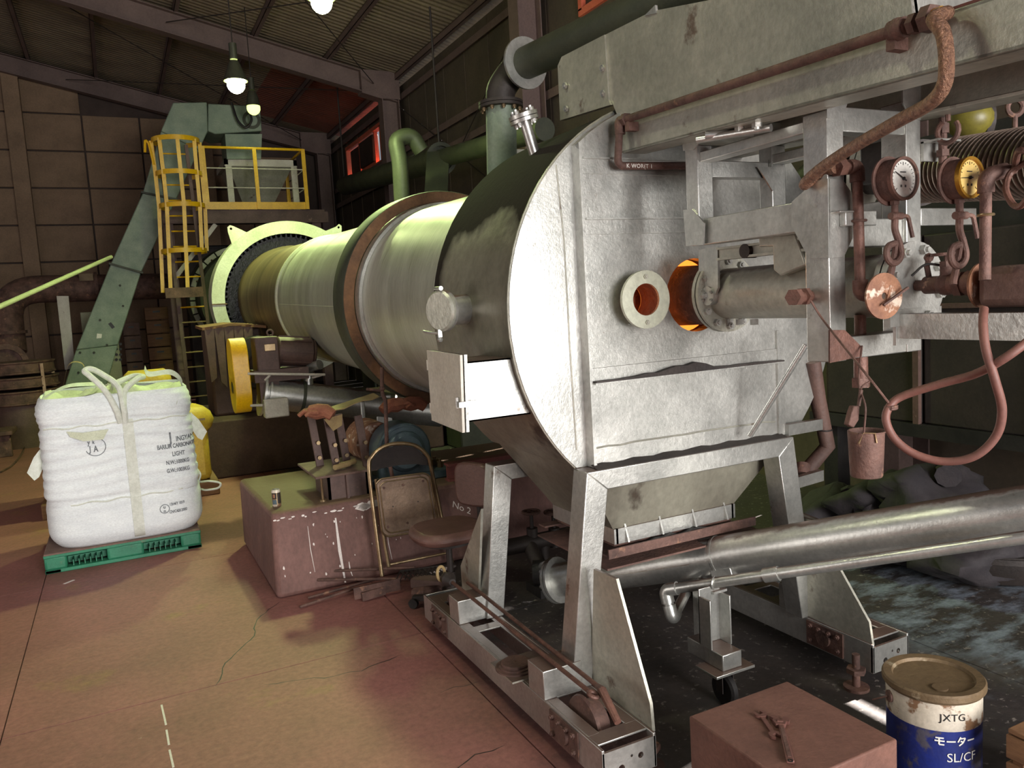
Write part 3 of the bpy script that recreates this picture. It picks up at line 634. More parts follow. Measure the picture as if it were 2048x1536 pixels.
gusset([(1590,1030),(1655,1050),(1680,1140),(1738,1245),(1745,1291),(1598,1224)], 2.68)
gusset([(1600,1025),(1612,1030),(1690,1060),(1700,1100),(1600,1100)], 2.80)
# carriage beams with wheels
def bogie(x0, ya, yb):
    x1 = x0+.22; z0, z1 = .066, .19; y = ya
    m = M().box(x0,x0+.010,ya,yb,z0,z1).box(x1-.010,x1,ya,yb,z0,z1).box(x0+.01,x1-.01,yb-.01,yb,z0,z1)
    m.box(x0+.01,x0+.055,ya+.10,yb-.10,z1-.008,z1).box(x1-.055,x1-.01,ya+.10,yb-.10,z1-.008,z1)
    for q0, q1 in ((.04,.11),(.40,.62),(.74,.80),(1.12,1.18),(1.26,1.42),(1.55,1.67)): m.box(x0+.01,x1-.01,ya+q0,ya+q1,z1-.0085,z1-.0005)
    cb = part(hd, 'carriage_beam', m, 'silver', bev=.002)
    loop = [V((x0,ya,z0)),V((x1,ya,z0)),V((x1,ya,z1-.012)),V((x0,ya,z1-.012))]
    hs = [[V((cx+r*math.cos(2*PI*i/14), ya, cz+r*math.sin(2*PI*i/14))) for i in range(14)] for cx, cz, r in ((x0+.075,.105,.013),(x0+.118,.137,.005),(x0+.155,.128,.011))]
    part(cb, 'end_plate', holed(loop, hs, (0,.010,0), 'end_plate', ORG[hd.name]), 'silver')
    part(cb, 'foot_block', M().box(x0, x0+.17, ya+.394, ya+.52, z1, z1+.115), 'silver', bev=.003)
    part(cb, 'foot_block', M().box(x0+.005, x0+.175, ya+1.235, ya+1.35, z1, z1+.115), 'silver', bev=.003)
    for q in (.25, 1.48):
        c = V((x0+.075, ya+q, .135)); w_ = part(cb, 'wheel', M().lathe([(.03,0),(.085,0),(.108,.004),(.112,.016),(.088,.026),(.085,.07),(.078,.075),(.03,.075)], c, (1,0,0), 30), 'rust')
        part(cb, 'axle', M().cyl((x0-.012, ya+q, .135), (x1+.012, ya+q, .135), .022, n=16), 'rust')
        for xs_, dx in ((x0-.006, -1), (x1, 1)):
            part(cb, 'bearing_plate', M().box(xs_, xs_+.006, ya+q-.10, ya+q+.10, .074, .182), 'rust')
            part(cb, 'bearing_cap', M().disc((xs_+(.006 if dx>0 else 0), ya+q, .13), (dx,0,0), .036, .012, 20), 'rust')
            bolts(cb, [(xs_+(.006 if dx>0 else 0), ya+q+s*.075, .13+t*.032) for s in (-1,1) for t in (-1,1)]+[(xs_+(.006 if dx>0 else 0), ya+q+s*.028, .16) for s in (-1,1)], (dx,0,0), .011, .010, 'rust')
    return cb
b1 = bogie(1.305, 2.13, 3.84)
bogie(2.672, 2.178, 3.84)
jc = AZ(1032, 1333, .20)
part(b1, 'jack_plate', M().box(1.262,1.50,jc.y-.11,jc.y+.10,.19,.197), 'silver_worn')
part(b1, 'jack_pad', M().lathe([(0,.022),(.004,.022),(.004,.026),(.058,.026),(.062,.022),(.062,.016),(.072,.014),(.072,.008),(.086,.006),(.086,0)], V((jc.x,jc.y,.197)), (0,0,1), 32), 'rust')
for c in (V((2.62, 2.22, 0)), V((1.56, 2.22, 0))):
    part(b1, 'levelling_screw', M().cyl(c, c+V((0,0,.15)), .016, n=12).disc(c, (0,0,1), .052, .012).hexa(c+V((0,0,.07)), (0,0,1), .04, .02), 'rust')
# ================================================================== overhead girder and duct box
GD = V((.0445, 1, .0515)); G0 = V((1.81, 2.60, 2.238))          # lower left edge, runs along GD
def G(y, dx=0, dz=0): return G0+GD*(y-2.60)+V((dx,0,dz))
YE = .35
gr = thing('overhead_girder', 'silver twin-channel girder running overhead from the hood toward the viewer', 'girder', (1.9, 1.5, 2.1))
def channel(dx0, dx1, face, y0, y1, h=.124):
    a, b = min(dx0,dx1), max(dx0,dx1); m = M()
    def slab(xa, xb, za, zb):
        P = [G(y0,xa,za),G(y0,xb,za),G(y0,xb,zb),G(y0,xa,zb)]; m.prism(P, G(y1)-G(y0))
    slab(a, b, 0, .012); slab(a, b, h-.012, h)
    slab(*((a, a+.012) if face < 0 else (b-.012, b)), 0, h); return m
part(gr, 'channel', channel(0, .11, -1, 2.62, YE), 'silver_worn', bev=.003)
part(gr, 'channel', channel(.50, .61, 1, 2.62, YE), 'silver_worn', bev=.003)
part(gr, 'deck_plate', M().prism([G(2.30,.02,.126),G(2.30,.59,.126),G(YE,.59,.126),G(YE,.02,.126)], (0,0,.010)), 'red_oxide')
for y in (2.35, .9): part(gr, 'cross_member', M().box(1.82+(y-2.6)*.0445, 2.40, y, y+.07, G(y).z+.02, G(y).z+.10), 'silver_worn')
bolts(gr, [G(y,.06,0) for y in (1.98,1.90)]+[G(y,.55,0) for y in (1.98,1.2)], (0,0,-1), .016, .014, 'silver')
part(gr, 'roller_rod', M().cyl(G(2.08,.0,-.012), G(1.98,.12,-.012), .013, n=12).cyl(G(2.12,-.0,-.02), G(1.88,.10,-.016), .012, n=12), 'silver')
for y in (1.62, 1.0): part(gr, 'hanger_hook', M().path(arc(G(y,.58,-.05), (0,1,0), (0,0,1), .035, -220, 60, 12), .008, 8).cyl(G(y,.58,-.02), G(y,.58,.02), .008, n=8), 'rust')
# duct box riding on the girder, bolted to the hood crown
dx = thing('duct_box', 'weathered silver sheet duct box bolted on top of the hood', 'duct', (2.0, 2.4, 2.4))
xb0 = .004
side = [G(2.62,xb0,.126), G(2.60,xb0,.44)]
pts = [AX(1226,210,1.80), AX(1125,241,1.812), AX(1120,132,1.812), AX(1128,114,1.812), AX(1304,26,1.79), AX(1440,0,1.78)]
endp = G(1.29,xb0,.128); pts2 = pts+[V((1.72, 1.34, 2.50)), V((1.72, 1.29, 2.47)), endp, G(2.60,xb0,.128)]
part(dx, 'side_plate', M().prism(pts2, (.010,0,0)), 'silver_worn')
part(dx, 'far_plate', M().prism([p+V((.58,0,0)) for p in pts2], (.010,0,0)), 'silver_worn')
tp = pts2[2:8]; part(dx, 'top_plate', M().strip(tp, [p+V((.58,0,0)) for p in tp], (0,0,.006)), 'silver_worn')
part(dx, 'end_plate', M().prism([pts2[7], pts2[7]+V((.58,0,0)), endp+V((.58,0,0)), endp], (0,.008,0)), 'silver')
cheek = pts[:4]+[AX(1214,70,1.806), AX(1222,200,1.803)]
ck = part(dx, 'cheek_plate', M().prism([p+V((-.012,0,0)) for p in cheek], (.010,0,0)), 'silver_worn')
bolts(dx, [AX(a,b,1.796) for a,b in ((1132,172),(1134,218),(1207,137),(1208,187))], (-1,0,0), .014, .010, 'silver')
part(dx, 'seam_strip', M().bar(G(2.60,-.004,.127), G(1.29,-.004,.127), .012, .006), 'silver_worn')
part(dx, 'corner_flap', M().prism([AX(1288,32,1.785), AX(1310,10,1.785), AX(1312,26,1.785)], (.01,0,0)), 'silver')

# ================================================================== burner carrying frame
bf = thing('burner_gantry', 'pale silver box frame hanging below the girder around the burner', 'frame', (2.12, 2.0, 1.46))
fx0, fx1, fy0, fy1 = 1.915, 2.33, 1.70, 2.33; pw_, pd = .07, .09
def post(x, y, z0, z1, wx=pw_, wy=pd): part(bf, 'post', M().box(x,x+wx,y,y+wy,z0,z1), 'silver', bev=.003)
post(fx0, fy0, 1.457, 2.20); post(fx1-pw_, fy0, 1.46, 2.245)
post(fx0-.01, 2.265, 1.86, 2.21, .07, .065); post(fx1-pw_, 2.265, 1.86, 2.22, .07, .065)
part(bf, 'bottom_beam', M().box(fx0+pw_,fx1-pw_,fy0+.004,fy0+pd-.004,1.460,1.528), 'silver', bev=.003)
part(bf, 'middle_beam', M().box(fx0+pw_,fx1-pw_,fy0+.012,fy0+pd-.004,1.80,1.885), 'silver', bev=.003)
part(bf, 'top_beam', M().box(fx0+pw_,fx1-pw_,fy0+.004,fy0+.06,2.14,2.212), 'silver', bev=.003)
for x in (fx0, fx1-pw_): part(bf, 'side_beam', M().box(x+.002,x+pw_-.002,fy0+pd,2.266,1.858,1.95), 'silver', bev=.003)
for x in (fx0, fx1-pw_): part(bf, 'top_rail', M().box(x+.004,x+pw_-.004,fy0+pd,2.266,2.15,2.185), 'silver', bev=.003)
part(bf, 'cross_beam', M().box(fx0+.061,fx1-pw_,2.28,2.326,2.10,2.16), 'silver', bev=.003)
X = fx0-.006
part(bf, 'gusset', M().prism([AX(a,b,X) for a,b in ((1583,452),(1583,404),(1630,362),(1655,357),(1657,516),(1617,516))], (.006,0,0)), 'silver')
Y = fy0-.006
part(bf, 'gusset', M().prism([AY(a,b,Y) for a,b in ((1660,358),(1686,360),(1708,392),(1708,470),(1688,514),(1660,516))], (0,.006,0)), 'silver')
part(bf, 'gusset', M().prism([AY(a,b,Y) for a,b in ((1654,200),(1700,192),(1690,222),(1677,237),(1654,237))], (0,.006,0)), 'silver')
part(bf, 'gusset', M().prism([AY(a,b,Y) for a,b in ((1842,150),(1806,158),(1806,206),(1826,236),(1842,240))], (0,.006,0)), 'silver')
part(bf, 'gusset', M().prism([AY(a,b,Y) for a,b in ((1660,726),(1660,660),(1690,660),(1722,692),(1722,713))], (0,.006,0)), 'copper_rust')
part(bf, 'gusset', M().prism([AX(a,b,X-.010) for a,b in ((1366,420),(1384,418),(1408,446),(1406,490),(1372,492))], (.006,0,0)), 'silver')
part(bf, 'gusset', M().prism([AX(a,b,X-.010) for a,b in ((1364,284),(1410,272),(1386,300),(1366,302))], (.006,0,0)), 'silver')
part(bf, 'gusset', M().prism([(fx1-.07,2.262,2.14),(fx1-.14,2.262,2.14),(fx1-.07,2.262,2.05)], (0,.006,0)), 'silver')
part(bf, 'pipe_bracket', M().box(1.955,2.09,1.672,1.694,1.86,1.905).box(1.92,1.98,1.66,1.70,1.898,1.904), 'silver', bev=.003)
part(bf, 'side_bracket', M().box(fx1,fx1+.07,1.69,1.70,2.06,2.12).box(fx1,fx1+.11,1.64,1.70,2.115,2.121), 'silver')
part(bf, 'side_bolt', M().cyl((fx1+.05,1.66,2.05),(fx1+.05,1.66,2.20),.012,n=10).hexa((fx1+.05,1.66,2.07),(0,0,1),.02,.02).hexa((fx1+.05,1.66,2.14),(0,0,1),.02,.03), 'rust')
part(bf, 'gauge_arm', M().box(fx1,fx1+.28,1.70,1.715,1.86,1.915), 'silver', bev=.002)
fc = AX(1617, 592, X)
part(bf, 'clamp_bolt', M().cyl(V((fx0,fc.y,fc.z)), V((fx0-.10,fc.y-.03,fc.z-.006)), .018, n=14).hexa(V((fx0-.03,fc.y-.01,fc.z)), (-1,-.3,0), .028, .022).hexa(V((fx0-.075,fc.y-.022,fc.z)), (-1,-.3,0), .026, .030), 'copper_rust')
part(bf, 'drain_screw', M().cyl((2.10,1.745,1.38),(2.10,1.745,1.46),.022,n=14).hexa((2.10,1.745,1.36),(0,0,1),.028,.03), 'copper_rust'); part(bf, 'jack_screw', M().cyl((2.10,1.745,1.528),(2.10,1.745,1.59),.018,n=14), 'copper_rust')

# ================================================================== burner
BX, BZ = 2.140, 1.676
br = thing('burner', 'silver burner barrel with bolted flanges entering the hood front', 'burner', (BX, 2.1, BZ-.1))
def B(y, dz=0): return V((BX+(y-1.62)*.028, y, BZ+dz))
bax = (B(2.6)-B(1.6)).normalized()
part(br, 'barrel', M().cyl(B(1.60), B(2.44), .098, n=40), 'silver_worn')
part(br, 'nose', M().lathe([(.098,0),(.110,.01),(.122,.14),(.128,.34),(.10,.36)], B(2.44), bax, 40), 'rust')
rf = part(br, 'rear_flange', M().ring(B(2.41), bax, .09, .150, .014, 40).ring(B(2.432), bax, .09, .150, .016, 40), 'silver_worn')
_, bu, bv = frame_of(bax)
bolts(br, [B(2.41)+(bu*math.cos(a)+bv*math.sin(a))*.126 for a in [2*PI*i/12 for i in range(12)]], -bax, .015, .014, 'silver')
ff = part(br, 'front_flange', M().ring(B(1.605), bax, .06, .128, .018, 40).disc(B(1.580), bax, .128, .020, 40), 'silver')
bolts(br, [B(1.58)+(bu*math.cos(a)+bv*math.sin(a))*.106 for a in [2*PI*i/8+.3 for i in range(8)]], -bax, .015, .016, 'silver')
part(br, 'flange_foot', M().box(BX-.115,BX+.115,1.578,1.60,BZ-.12,BZ-.07), 'silver')
# hanger that carries the barrel from the rail
hx = BX-.094
part(br, 'hanger', M().prism([AX(a,b,hx) for a,b in ((1397,500),(1435,492),(1436,575),(1428,594),(1404,594),(1398,575))], (.010,0,0)), 'silver')
part(br, 'pivot_boss', M().disc(AX(1414,592,hx-.008), (1,0,0), .036, .05, 24), 'silver')
bolts(br, [AX(1414+s*8,592+t*8,hx-.010) for s in (-1,1) for t in (-1,1)], (-1,0,0), .0075, .006, 'silver')
part(br, 'travel_rail', M().box(hx-.01,hx+.03,1.90,2.33,1.803,1.812).box(hx+.005,hx+.015,1.90,2.33,1.812,1.842).box(hx-.01,hx+.03,1.90,2.33,1.842,1.850), 'silver_worn')
part(br, 'trolley_wheel', M().disc((hx-.012,2.18,1.826),(1,0,0),.026,.05,18), 'dark_iron')
part(br, 'stop_shoe', M().prism([AX(a,b,hx-.012) for a,b in ((1516,474),(1590,466),(1612,530),(1560,552),(1546,540),(1545,493),(1517,494))], (.05,0,0)), 'silver_worn', bev=.006)
for s in (-.03, .05, .11): part(br, 'barrel_lug', M().bar(B(2.30+s,-.10), B(2.30+s,-.122), .03, .012, bax), 'silver')
# fuel train in front of the flange
ft = thing('fuel_valve', 'rusty needle valve assembly on the burner front flange', 'valve', (BX, 1.45, BZ-.05))
yv = 1.58; ax_ = V((BX+.005, 0, BZ-.004))
def T(y, dx=0, dz=0): return V((ax_.x+dx, y, ax_.z+dz))
part(ft, 'stem_pipe', M().cyl(T(1.58), T(1.30), .016, n=16).cyl(T(1.55), T(1.50), .026, n=18).cyl(T(1.47), T(1.42), .030, n=18).cyl(T(1.42), T(1.395), .036, n=18), 'copper_rust')
part(ft, 'valve_body', M().sphere(T(1.485), .032, 14, (1,1.2,1)).cyl(T(1.485), T(1.485,0,.05), .018, n=14).hexa(T(1.485,0,.05), (0,0,1), .02, .016).hexa(T(1.43), (0,1,0), .038, .022), 'rust')
part(ft, 'handwheel', M().ring(T(1.485,0,.082), (0,0,1), .032, .042, .008, 24).cyl(T(1.485,0,.06), T(1.485,0,.088), .007, n=8).bar(T(1.485,-.036,.086), T(1.485,.036,.086), .008, .006).bar(T(1.45,0,.086), T(1.52,0,.086), .008, .006), 'rust')
part(ft, 'lever', M().path([T(1.54,0,.02), T(1.54,-.01,.055), T(1.53,-.015,.075)], .008, 8).sphere(T(1.53,-.015,.08), .014, 8), 'rust')
part(ft, 'wire', M().path(smooth([T(1.56,-.05,.03), T(1.53,-.03,.06), T(1.5,.0,.055)]), .004, 6), 'black_iron')
sd = AY(1769, 592, 1.55)
part(ft, 'rust_disc', M().ring(sd, (.12,1,0), .010, .066, .006, 32).prism([sd+V((-.002,-.004,-.03)), sd+V((.02,-.004,.03)), sd+V((.03,-.004,-.01))], (0,.004,0)), 'rust_bright')
part(ft, 'pointer', M().bar(sd+V((-.02,-.012,-.025)), sd+V((.06,-.03,.02)), .008, .006), 'rust')
# actuator on a bracket arm
sb = thing('bracket_arm', 'plain silver channel bracket running forward below the burner valve', 'bracket', (BX, 1.2, 1.53))
part(sb, 'web', M().box(BX-.075,BX-.068,.55,1.60,1.524,1.588), 'silver', bev=.002)
part(sb, 'flange', M().box(BX-.075,BX-.01,.55,1.60,1.586,1.592).box(BX-.075,BX-.01,.55,1.60,1.520,1.526), 'silver')
part(sb, 'end_plate', M().box(BX-.082,BX+.02,1.585,1.595,1.50,1.61), 'silver')
ac = thing('actuator', 'brown rounded actuator box with a round flange behind the valve', 'actuator', (BX, 1.15, 1.6))
part(ac, 'body', M().box(BX-.055,BX+.065,1.12,1.36,1.605,1.715), 'brown_dust', bev=.022)
part(ac, 'flange_disc', M().disc((BX-.0,1.375,1.665),(0,1,0),.062,.006,30), 'rust_bright')
part(ac, 'shaft', M().cyl((BX,1.36,1.672),(BX+.004,1.42,1.672),.013,n=12), 'black_iron')
# pressure gauges on siphon pipes
def gauge(c, r, label, dial, needle, foot, arm):
    t = thing('pressure_gauge', label, 'gauge', foot, 'pressure gauges on siphon pipes'); c = V(c)
    f = V((0,-1,0)); b = part(t, 'case', M().lathe([(0,0),(r*1.02,0),(r*1.05,.006),(r*1.05,.050),(r*.96,.052)], c+V((0,.052,0)), f, 36), 'rust')
    part(t, 'mount_rim', M().ring(c+V((0,.046,0)), (0,1,0), r, r*1.24, .005, 36), 'rust')
    part(t, 'bezel', M().ring(c+V((0,-.004,0)), (0,1,0), r*.93, r*1.08, .012, 36), 'copper_rust' if dial == 'dial_white' else 'brass')
    d = part(t, 'dial', M().disc(c+V((0,.003,0)), (0,1,0), r*.94, .004, 36), dial)
    mk = M()
    for i in range(21):
        a = math.radians(225-270*i/20); l = .16 if i%5 == 0 else .08
        u_ = V((math.cos(a),0,math.sin(a))); mk.bar(c+u_*r*.82+V((0,.002,0)), c+u_*r*(.82-l)+V((0,.002,0)), r*.022, .001, (0,1,0))
    for s in (-.10, .10): mk.box(c.x+s*r*1.6-r*.05, c.x+s*r*1.6+r*.05, c.y+.0015, c.y+.0025, c.z-r*.42, c.z-r*.30)
    mk.box(c.x-r*.22, c.x+r*.2, c.y+.0015, c.y+.0025, c.z+r*.30, c.z+r*.35)
    part(d, 'scale_marks', mk, 'ink_black')
    u_ = V((math.cos(needle),0,math.sin(needle))); part(d, 'needle', M().bar(c-u_*r*.22, c+u_*r*.72, r*.07, .002, (0,1,0), r*.02, .002).disc(c+V((0,-.002,0)), (0,1,0), r*.09, .004, 12), 'ink_black')
    gg = part(d, 'cover_glass', M().disc(c+V((0,-.0035,0)), (0,1,0), r*.94, .0015, 36), 'glass')
    z = c.z-r; p0 = V((c.x, c.y+.03, z))
    part(t, 'stem', M().hexa(p0+V((0,0,-.012)), (0,0,1), .013, .02).cyl(p0, p0+V((0,0,-.042)), .0095, n=12).sphere(p0+V((0,0,-.044)), .015, 10).cyl(p0+V((-.018,0,-.044)), p0+V((.028,0,-.044)), .0105, n=10), 'rust')
    hnd = p0+V((.028,0,-.044)); part(t, 'cock_lever', M().path(bend([hnd, hnd+V((.022,-.004,0)), hnd+V((.036,-.008,-.062))], .01), .006, 8), 'rust')
    q = p0+V((0,0,-.052)); L = .027; cc = q+V((-.008,0,-.098))
    loop = [cc+V((L*math.cos(a), .010*(i/26)-.005, L*math.sin(a))) for i, a in [(i, math.radians(28-i*(360-10)/26)) for i in range(27)]]
    pth = smooth([q, q+V((0,0,-.03)), q+V((.014,0,-.06))], 5)[:-1]+smooth([q+V((.014,0,-.06))]+loop[1::3]+[cc+V((.014,.02,-.06)), V((cc.x+.012, cc.y+.02, foot[2]))], 5)
    part(t, 'siphon_pipe', M().path(pth, .0095, 10), 'rust')
    return t
g1 = AY(1808, 357, 1.52); gauge(g1, .056, 'white-faced pressure gauge beside the frame post, left of the two', 'dial_white', math.radians(152), (g1.x, g1.y+.03, 1.70), 0)
g2 = AY(1941, 355, 1.34); gauge(g2, .050, 'yellowed pressure gauge in front of the bellows, right of the two', 'dial_yellow', math.radians(182), (g2.x+.01, g2.y+.03, 1.672), 0)
# ------------------------------------------------------------------ pipes and hoses
gp_ = V((-.032, 0, .095))
pa = AX(1240, 243, 1.772); pb = AX(1786, 62, 1.715)
op = thing('oil_pipe', 'long rusty steel oil pipe running along the side of the girder', 'pipe', (1.75, 2.0, 2.2))
zz = AY(1235, 332, YP-.06); ze = AY(1522, 331, YP-.06)
part(op, 'pipe', M().path(bend([pb, pa, V((pa.x-.01, YP-.06, pa.z-.01)), zz, ze], .03), .0145, 12), 'rust')
part(op, 'elbow', M().path(bend([pa+(pb-pa).normalized()*.05, pa, V((pa.x-.01, YP-.06, pa.z-.012)), V((pa.x-.01,YP-.06,pa.z-.05))], .03), .020, 12), 'rust')
part(op, 'union', M().hexa(pa+(pb-pa).normalized()*.03, pb-pa, .024, .022), 'rust')
for q in (pa+(pb-pa).normalized()*.06, pb): part(op, 'stand_off', M().box(q.x-.01, q.x+.06, q.y-.012, q.y+.012, q.z-.045, q.z-.012), 'rust')
pd_ = (pb-pa).normalized()
part(op, 'coupling', M().cyl(pb-pd_*.005, pb+pd_*.035, .024, n=16).sphere(pb+pd_*.015, .027, 12).hexa(pb+pd_*.05, pd_, .024, .018).hexa(pb+pd_*.085, pd_, .031, .026), 'rust')
tx = text_mesh('K WOR(T 1', .022, lambda u, v: V((zz.x+.03+u, YP-.0752, zz.z-.008+v)), 'pipe_marking', 1.1)
me_ = tx; [setattr(v, 'co', v.co-ORG[op.name]) for v in me_.vertices]; part(op, 'chalk_marking', me_, 'can_ink')
hs = thing('braided_hose', 'braided metal hose looping from the oil pipe down to the burner', 'hose', (1.9, 1.4, 1.9))
h0 = pb+pd_*.11
hp = [h0, h0+pd_*.03, AX(1868,38,1.665), AX(1886,66,1.660), AX(1893,120,1.660), AX(1888,170,1.670), AX(1860,206,1.690), AX(1800,240,1.730), AX(1720,286,1.790), AX(1660,324,1.830), AX(1624,352,1.850), AX(1609,369,1.865), AX(1618,364,1.90), AX(1650,343,1.925), AY(1672,336,1.67)]
part(hs, 'braid', M().path(smooth(hp, 10), .0165, 12), 'braid')
part(hs, 'brass_ferrule', M().cyl(h0-pd_*.004, h0+pd_*.02, .019, n=16), 'brass')
e0 = hp[-1]; e1 = AY(1714,333,1.67); e2 = AY(1721,590,1.66); e3 = V((BX-.06, 1.60, e2.z))
part(hs, 'end_nut', M().hexa(e0, e1-e0, .026, .03), 'copper_rust')
dp_ = thing('drop_pipe', 'rusty vertical pipe with elbows feeding the burner flange', 'pipe', e2)
part(dp_, 'pipe', M().path(bend([e0+(e1-e0)*.4, e1, e2, e3], .025), .0155, 14), 'copper_rust')
for q, d in ((e1, (e0-e1).normalized()), (e2, (e3-e2).normalized())):
    dn = (e2-e1).normalized() if q == e1 else (e1-e2).normalized()
    part(dp_, 'elbow', M().path(bend([q+d*.04, q, q+dn*.045], .028), .022, 14), 'copper_rust')
part(dp_, 'u_bolt', M().path(arc(e1.lerp(e2,.42), (1,0,0), (0,1,0), .021, 160, 380, 12), .004, 6), 'rust')
# second feed pipe beside the right gauge
r0 = AY(1972, 350, 1.30); r1 = AY(1970, 560, 1.29)
rp = thing('feed_pipe', 'rusty upright pipe with a bent top beside the yellowed gauge', 'pipe', r1)
part(rp, 'pipe', M().path(bend([r0+V((.07,-.03,.012)), r0, r1], .03), .014, 12), 'rust'); part(rp, 'elbow', M().path(bend([r0+V((.05,-.02,.009)), r0, r0+V((0,0,-.045))], .028), .020, 12), 'rust')
part(rp, 'u_bolt', M().path(arc(r0.lerp(r1,.38), (1,0,0), (0,1,0), .018, 100, 330, 12), .004, 6), 'chrome_old')
ch = thing('copper_tube', 'thin copper tube coiling beside the right-hand feed pipe', 'tube', r0)
part(ch, 'coil', M().path(smooth([r0+V((.07,-.03,.012)), AY(2040,300,1.15), AY(2075,330,1.12), AY(2052,400,1.15), AY(2030,412,1.2), AY(2012,380,1.24), AY(2022,345,1.25), AY(2060,320,1.2)], 8), .008, 8), 'copper_rust')
# red-brown rubber hose loop
lp = [(2075,668,1.10),(2010,716,1.14),(1950,748,1.22),(1880,768,1.30),(1806,792,1.38),(1780,812,1.40),(1772,840,1.40),(1790,878,1.38),(1830,908,1.34),(1890,923,1.28),(1950,912,1.22),(1992,872,1.18),(2004,820,1.16),(1990,760,1.16),(1972,700,1.18),(1966,650,1.20),(1968,618,1.22)]
rh = thing('rubber_hose', 'red-brown rubber hose hanging in a wide loop below the bracket arm', 'hose', AY(1890,923,1.28))
part(rh, 'hose', M().path(smooth([AY(a,b,c) for a,b,c in lp], 10), .0105, 12), 'rubber_hose')
kn = AY(1782,812,1.40)
part(rh, 'tie', M().path([kn+V((.014*math.cos(a), .014*math.sin(a), .004*i/6-.01)) for i, a in [(i, 2*PI*i/8) for i in range(18)]], .004, 6), 'rust')
wr_ = thing('tie_wire', 'thin rusty wire from the clamp bolt down to the rubber hose', 'wire', kn)
part(wr_, 'wire', M().path(smooth([AX(1622,602,X-.05), AX(1650,645,X-.05), AY(1740,758,1.42), kn], 6), .0032, 6), 'rust')
# bucket on wires
bc = AY(1735, 905, 1.62)
bu_ = thing('hanging_bucket', 'small rusty brown bucket hanging on wire below the burner frame', 'bucket', AY(1733,957,1.62))
bt = AY(1734, 862, 1.62); bb = AY(1733, 952, 1.62); Rt, Rb = .052, .044
part(bu_, 'pail', M().lathe([(0,0),(Rb,0),(Rb+.002,.004),(Rt,(bt-bb).length),(Rt-.003,(bt-bb).length),(Rb-.002,.006),(0,.006)], bb, (0,0,1), 30), 'rust')
part(bu_, 'rim_bead', M().path(arc(bt, (1,0,0), (0,1,0), Rt, 0, 360, 28), .0025, 6), 'rust')
tc = V((-.78,-.63,0)); ts = V((.63,-.78,0))
part(bu_, 'bail', M().path([bt+tc*.05-ts*.022-V((0,0,.028)), bt+tc*.052-ts*.008+V((0,0,.004)), bt+tc*.052+ts*.022+V((0,0,.002)), bt+tc*.05+ts*.026-V((0,0,.026))], .003, 6), 'chrome_old')
part(bu_, 'hook_wire', M().path(smooth([bt+tc*.052-ts*.008+V((0,0,.004)), AY(1731,815,1.58), AY(1722,778,1.62), AY(1740,762,1.64)], 6), .0032, 6).path(smooth([AY(1720,785,1.62), AY(1718,745,1.64), AY(1724,692,1.688)], 6), .003, 6), 'rust')
sc = thing('iron_hook', 'flat rusty iron hook hanging above the small bucket', 'hook', AY(1708,850,1.6))
part(sc, 'shank', M().path([AY(1722,780,1.61), AY(1717,812,1.61)], [.006,.005], 8), 'rust')
part(sc, 'blade', M().prism([AY(a,b,1.60) for a,b in ((1709,812),(1720,812),(1718,840),(1708,856),(1698,850),(1704,826))], (0,.02,0)), 'rust', bev=.003)
# thin stay rod on the hood front, and brown drain pipe with clamps
sr = single('stay_rod', M().cyl(AY(1612,690,2.30), AY(1500,872,2.52), .0115, n=12), 'silver', 'slim silver rod leaning diagonally across the hood front', 'rod', AY(1500,872,2.52))
dpn = thing('drain_pipe', 'dark brown bent drain pipe strapped right of the hood', 'pipe', AY(1610,940,2.72))
part(dpn, 'pipe', M().path([AY(1625,722,2.62), AY(1636,800,2.64), AY(1655,892,2.66), AY(1610,945,2.72)], .036, 16), 'brown_paint')
for a, b in (((1572,860),(1640,848)), ((1590,965),(1642,950))): part(dpn, 'clamp_bar', M().bar(AY(*a,2.58), AY(*b,2.60), .03, .05, (0,0,1)), 'silver')
part(dpn, 'tape', M().path(arc(AY(1647,858,2.65), (1,0,0), (0,1,.1), .039, 0, 360, 18), .003, 6), 'black_iron')
part(dpn, 'rag', M().cyl(AY(1604,950,2.64), AY(1606,930,2.66), .034, n=14), 'rust')
# ================================================================== inclined screw conveyor below the hopper
CA = V((2.28, 2.66, .522)); CD = V((.3916, -.872, .2937)).normalized()
def CV(t): return CA+CD*t
cu = CD.cross(V((0,0,1))).normalized(); cv = cu.cross(CD).normalized()
cn = thing('screw_conveyor', 'inclined silver screw conveyor pipe rising out of the frame on the right', 'conveyor', (2.1, 2.5, 0))
part(cn, 'casing', M().cyl(CV(-.93), CV(2.6), .086, n=44), 'silver')
part(cn, 'end_flange', M().disc(CV(-.955), CD, .118, .014, 36).disc(CV(-.935), CD, .118, .014, 36).disc(CV(-.972), CD, .07, .02, 30), 'silver')
bolts(cn, [CV(-.957)+(cu*math.cos(a)+cv*math.sin(a))*.098 for a in [2*PI*i/8 for i in range(8)]], -CD, .012, .014, 'silver')
p0, p1 = CV(-.62), CV(-.10)
part(cn, 'inlet_box', M().add([p0-cu*.09+V((0,0,.0)), p0+cu*.09, p1+cu*.09, p1-cu*.09]+[V((1.86,2.78,.575)), V((1.86,3.2,.575)), V((2.36,3.2,.575)), V((2.36,2.78,.575))][::1],
     [(0,3,7,4),(1,2,6,5),(0,1,5,4),(3,2,6,7)]), 'silver_worn')
part(cn, 'saddle', M().bar(CV(.03)+cu*.075-cv*.055, CV(.03)-cu*.075-cv*.055, .10, .07, cv), 'silver', bev=.004)
part(cn, 'joint_band', M().ring(CV(.0), CD, .08, .089, .01, 40), 'silver')
st = AZ(1435, 1322, .17)
sx, sy = st.x, st.y
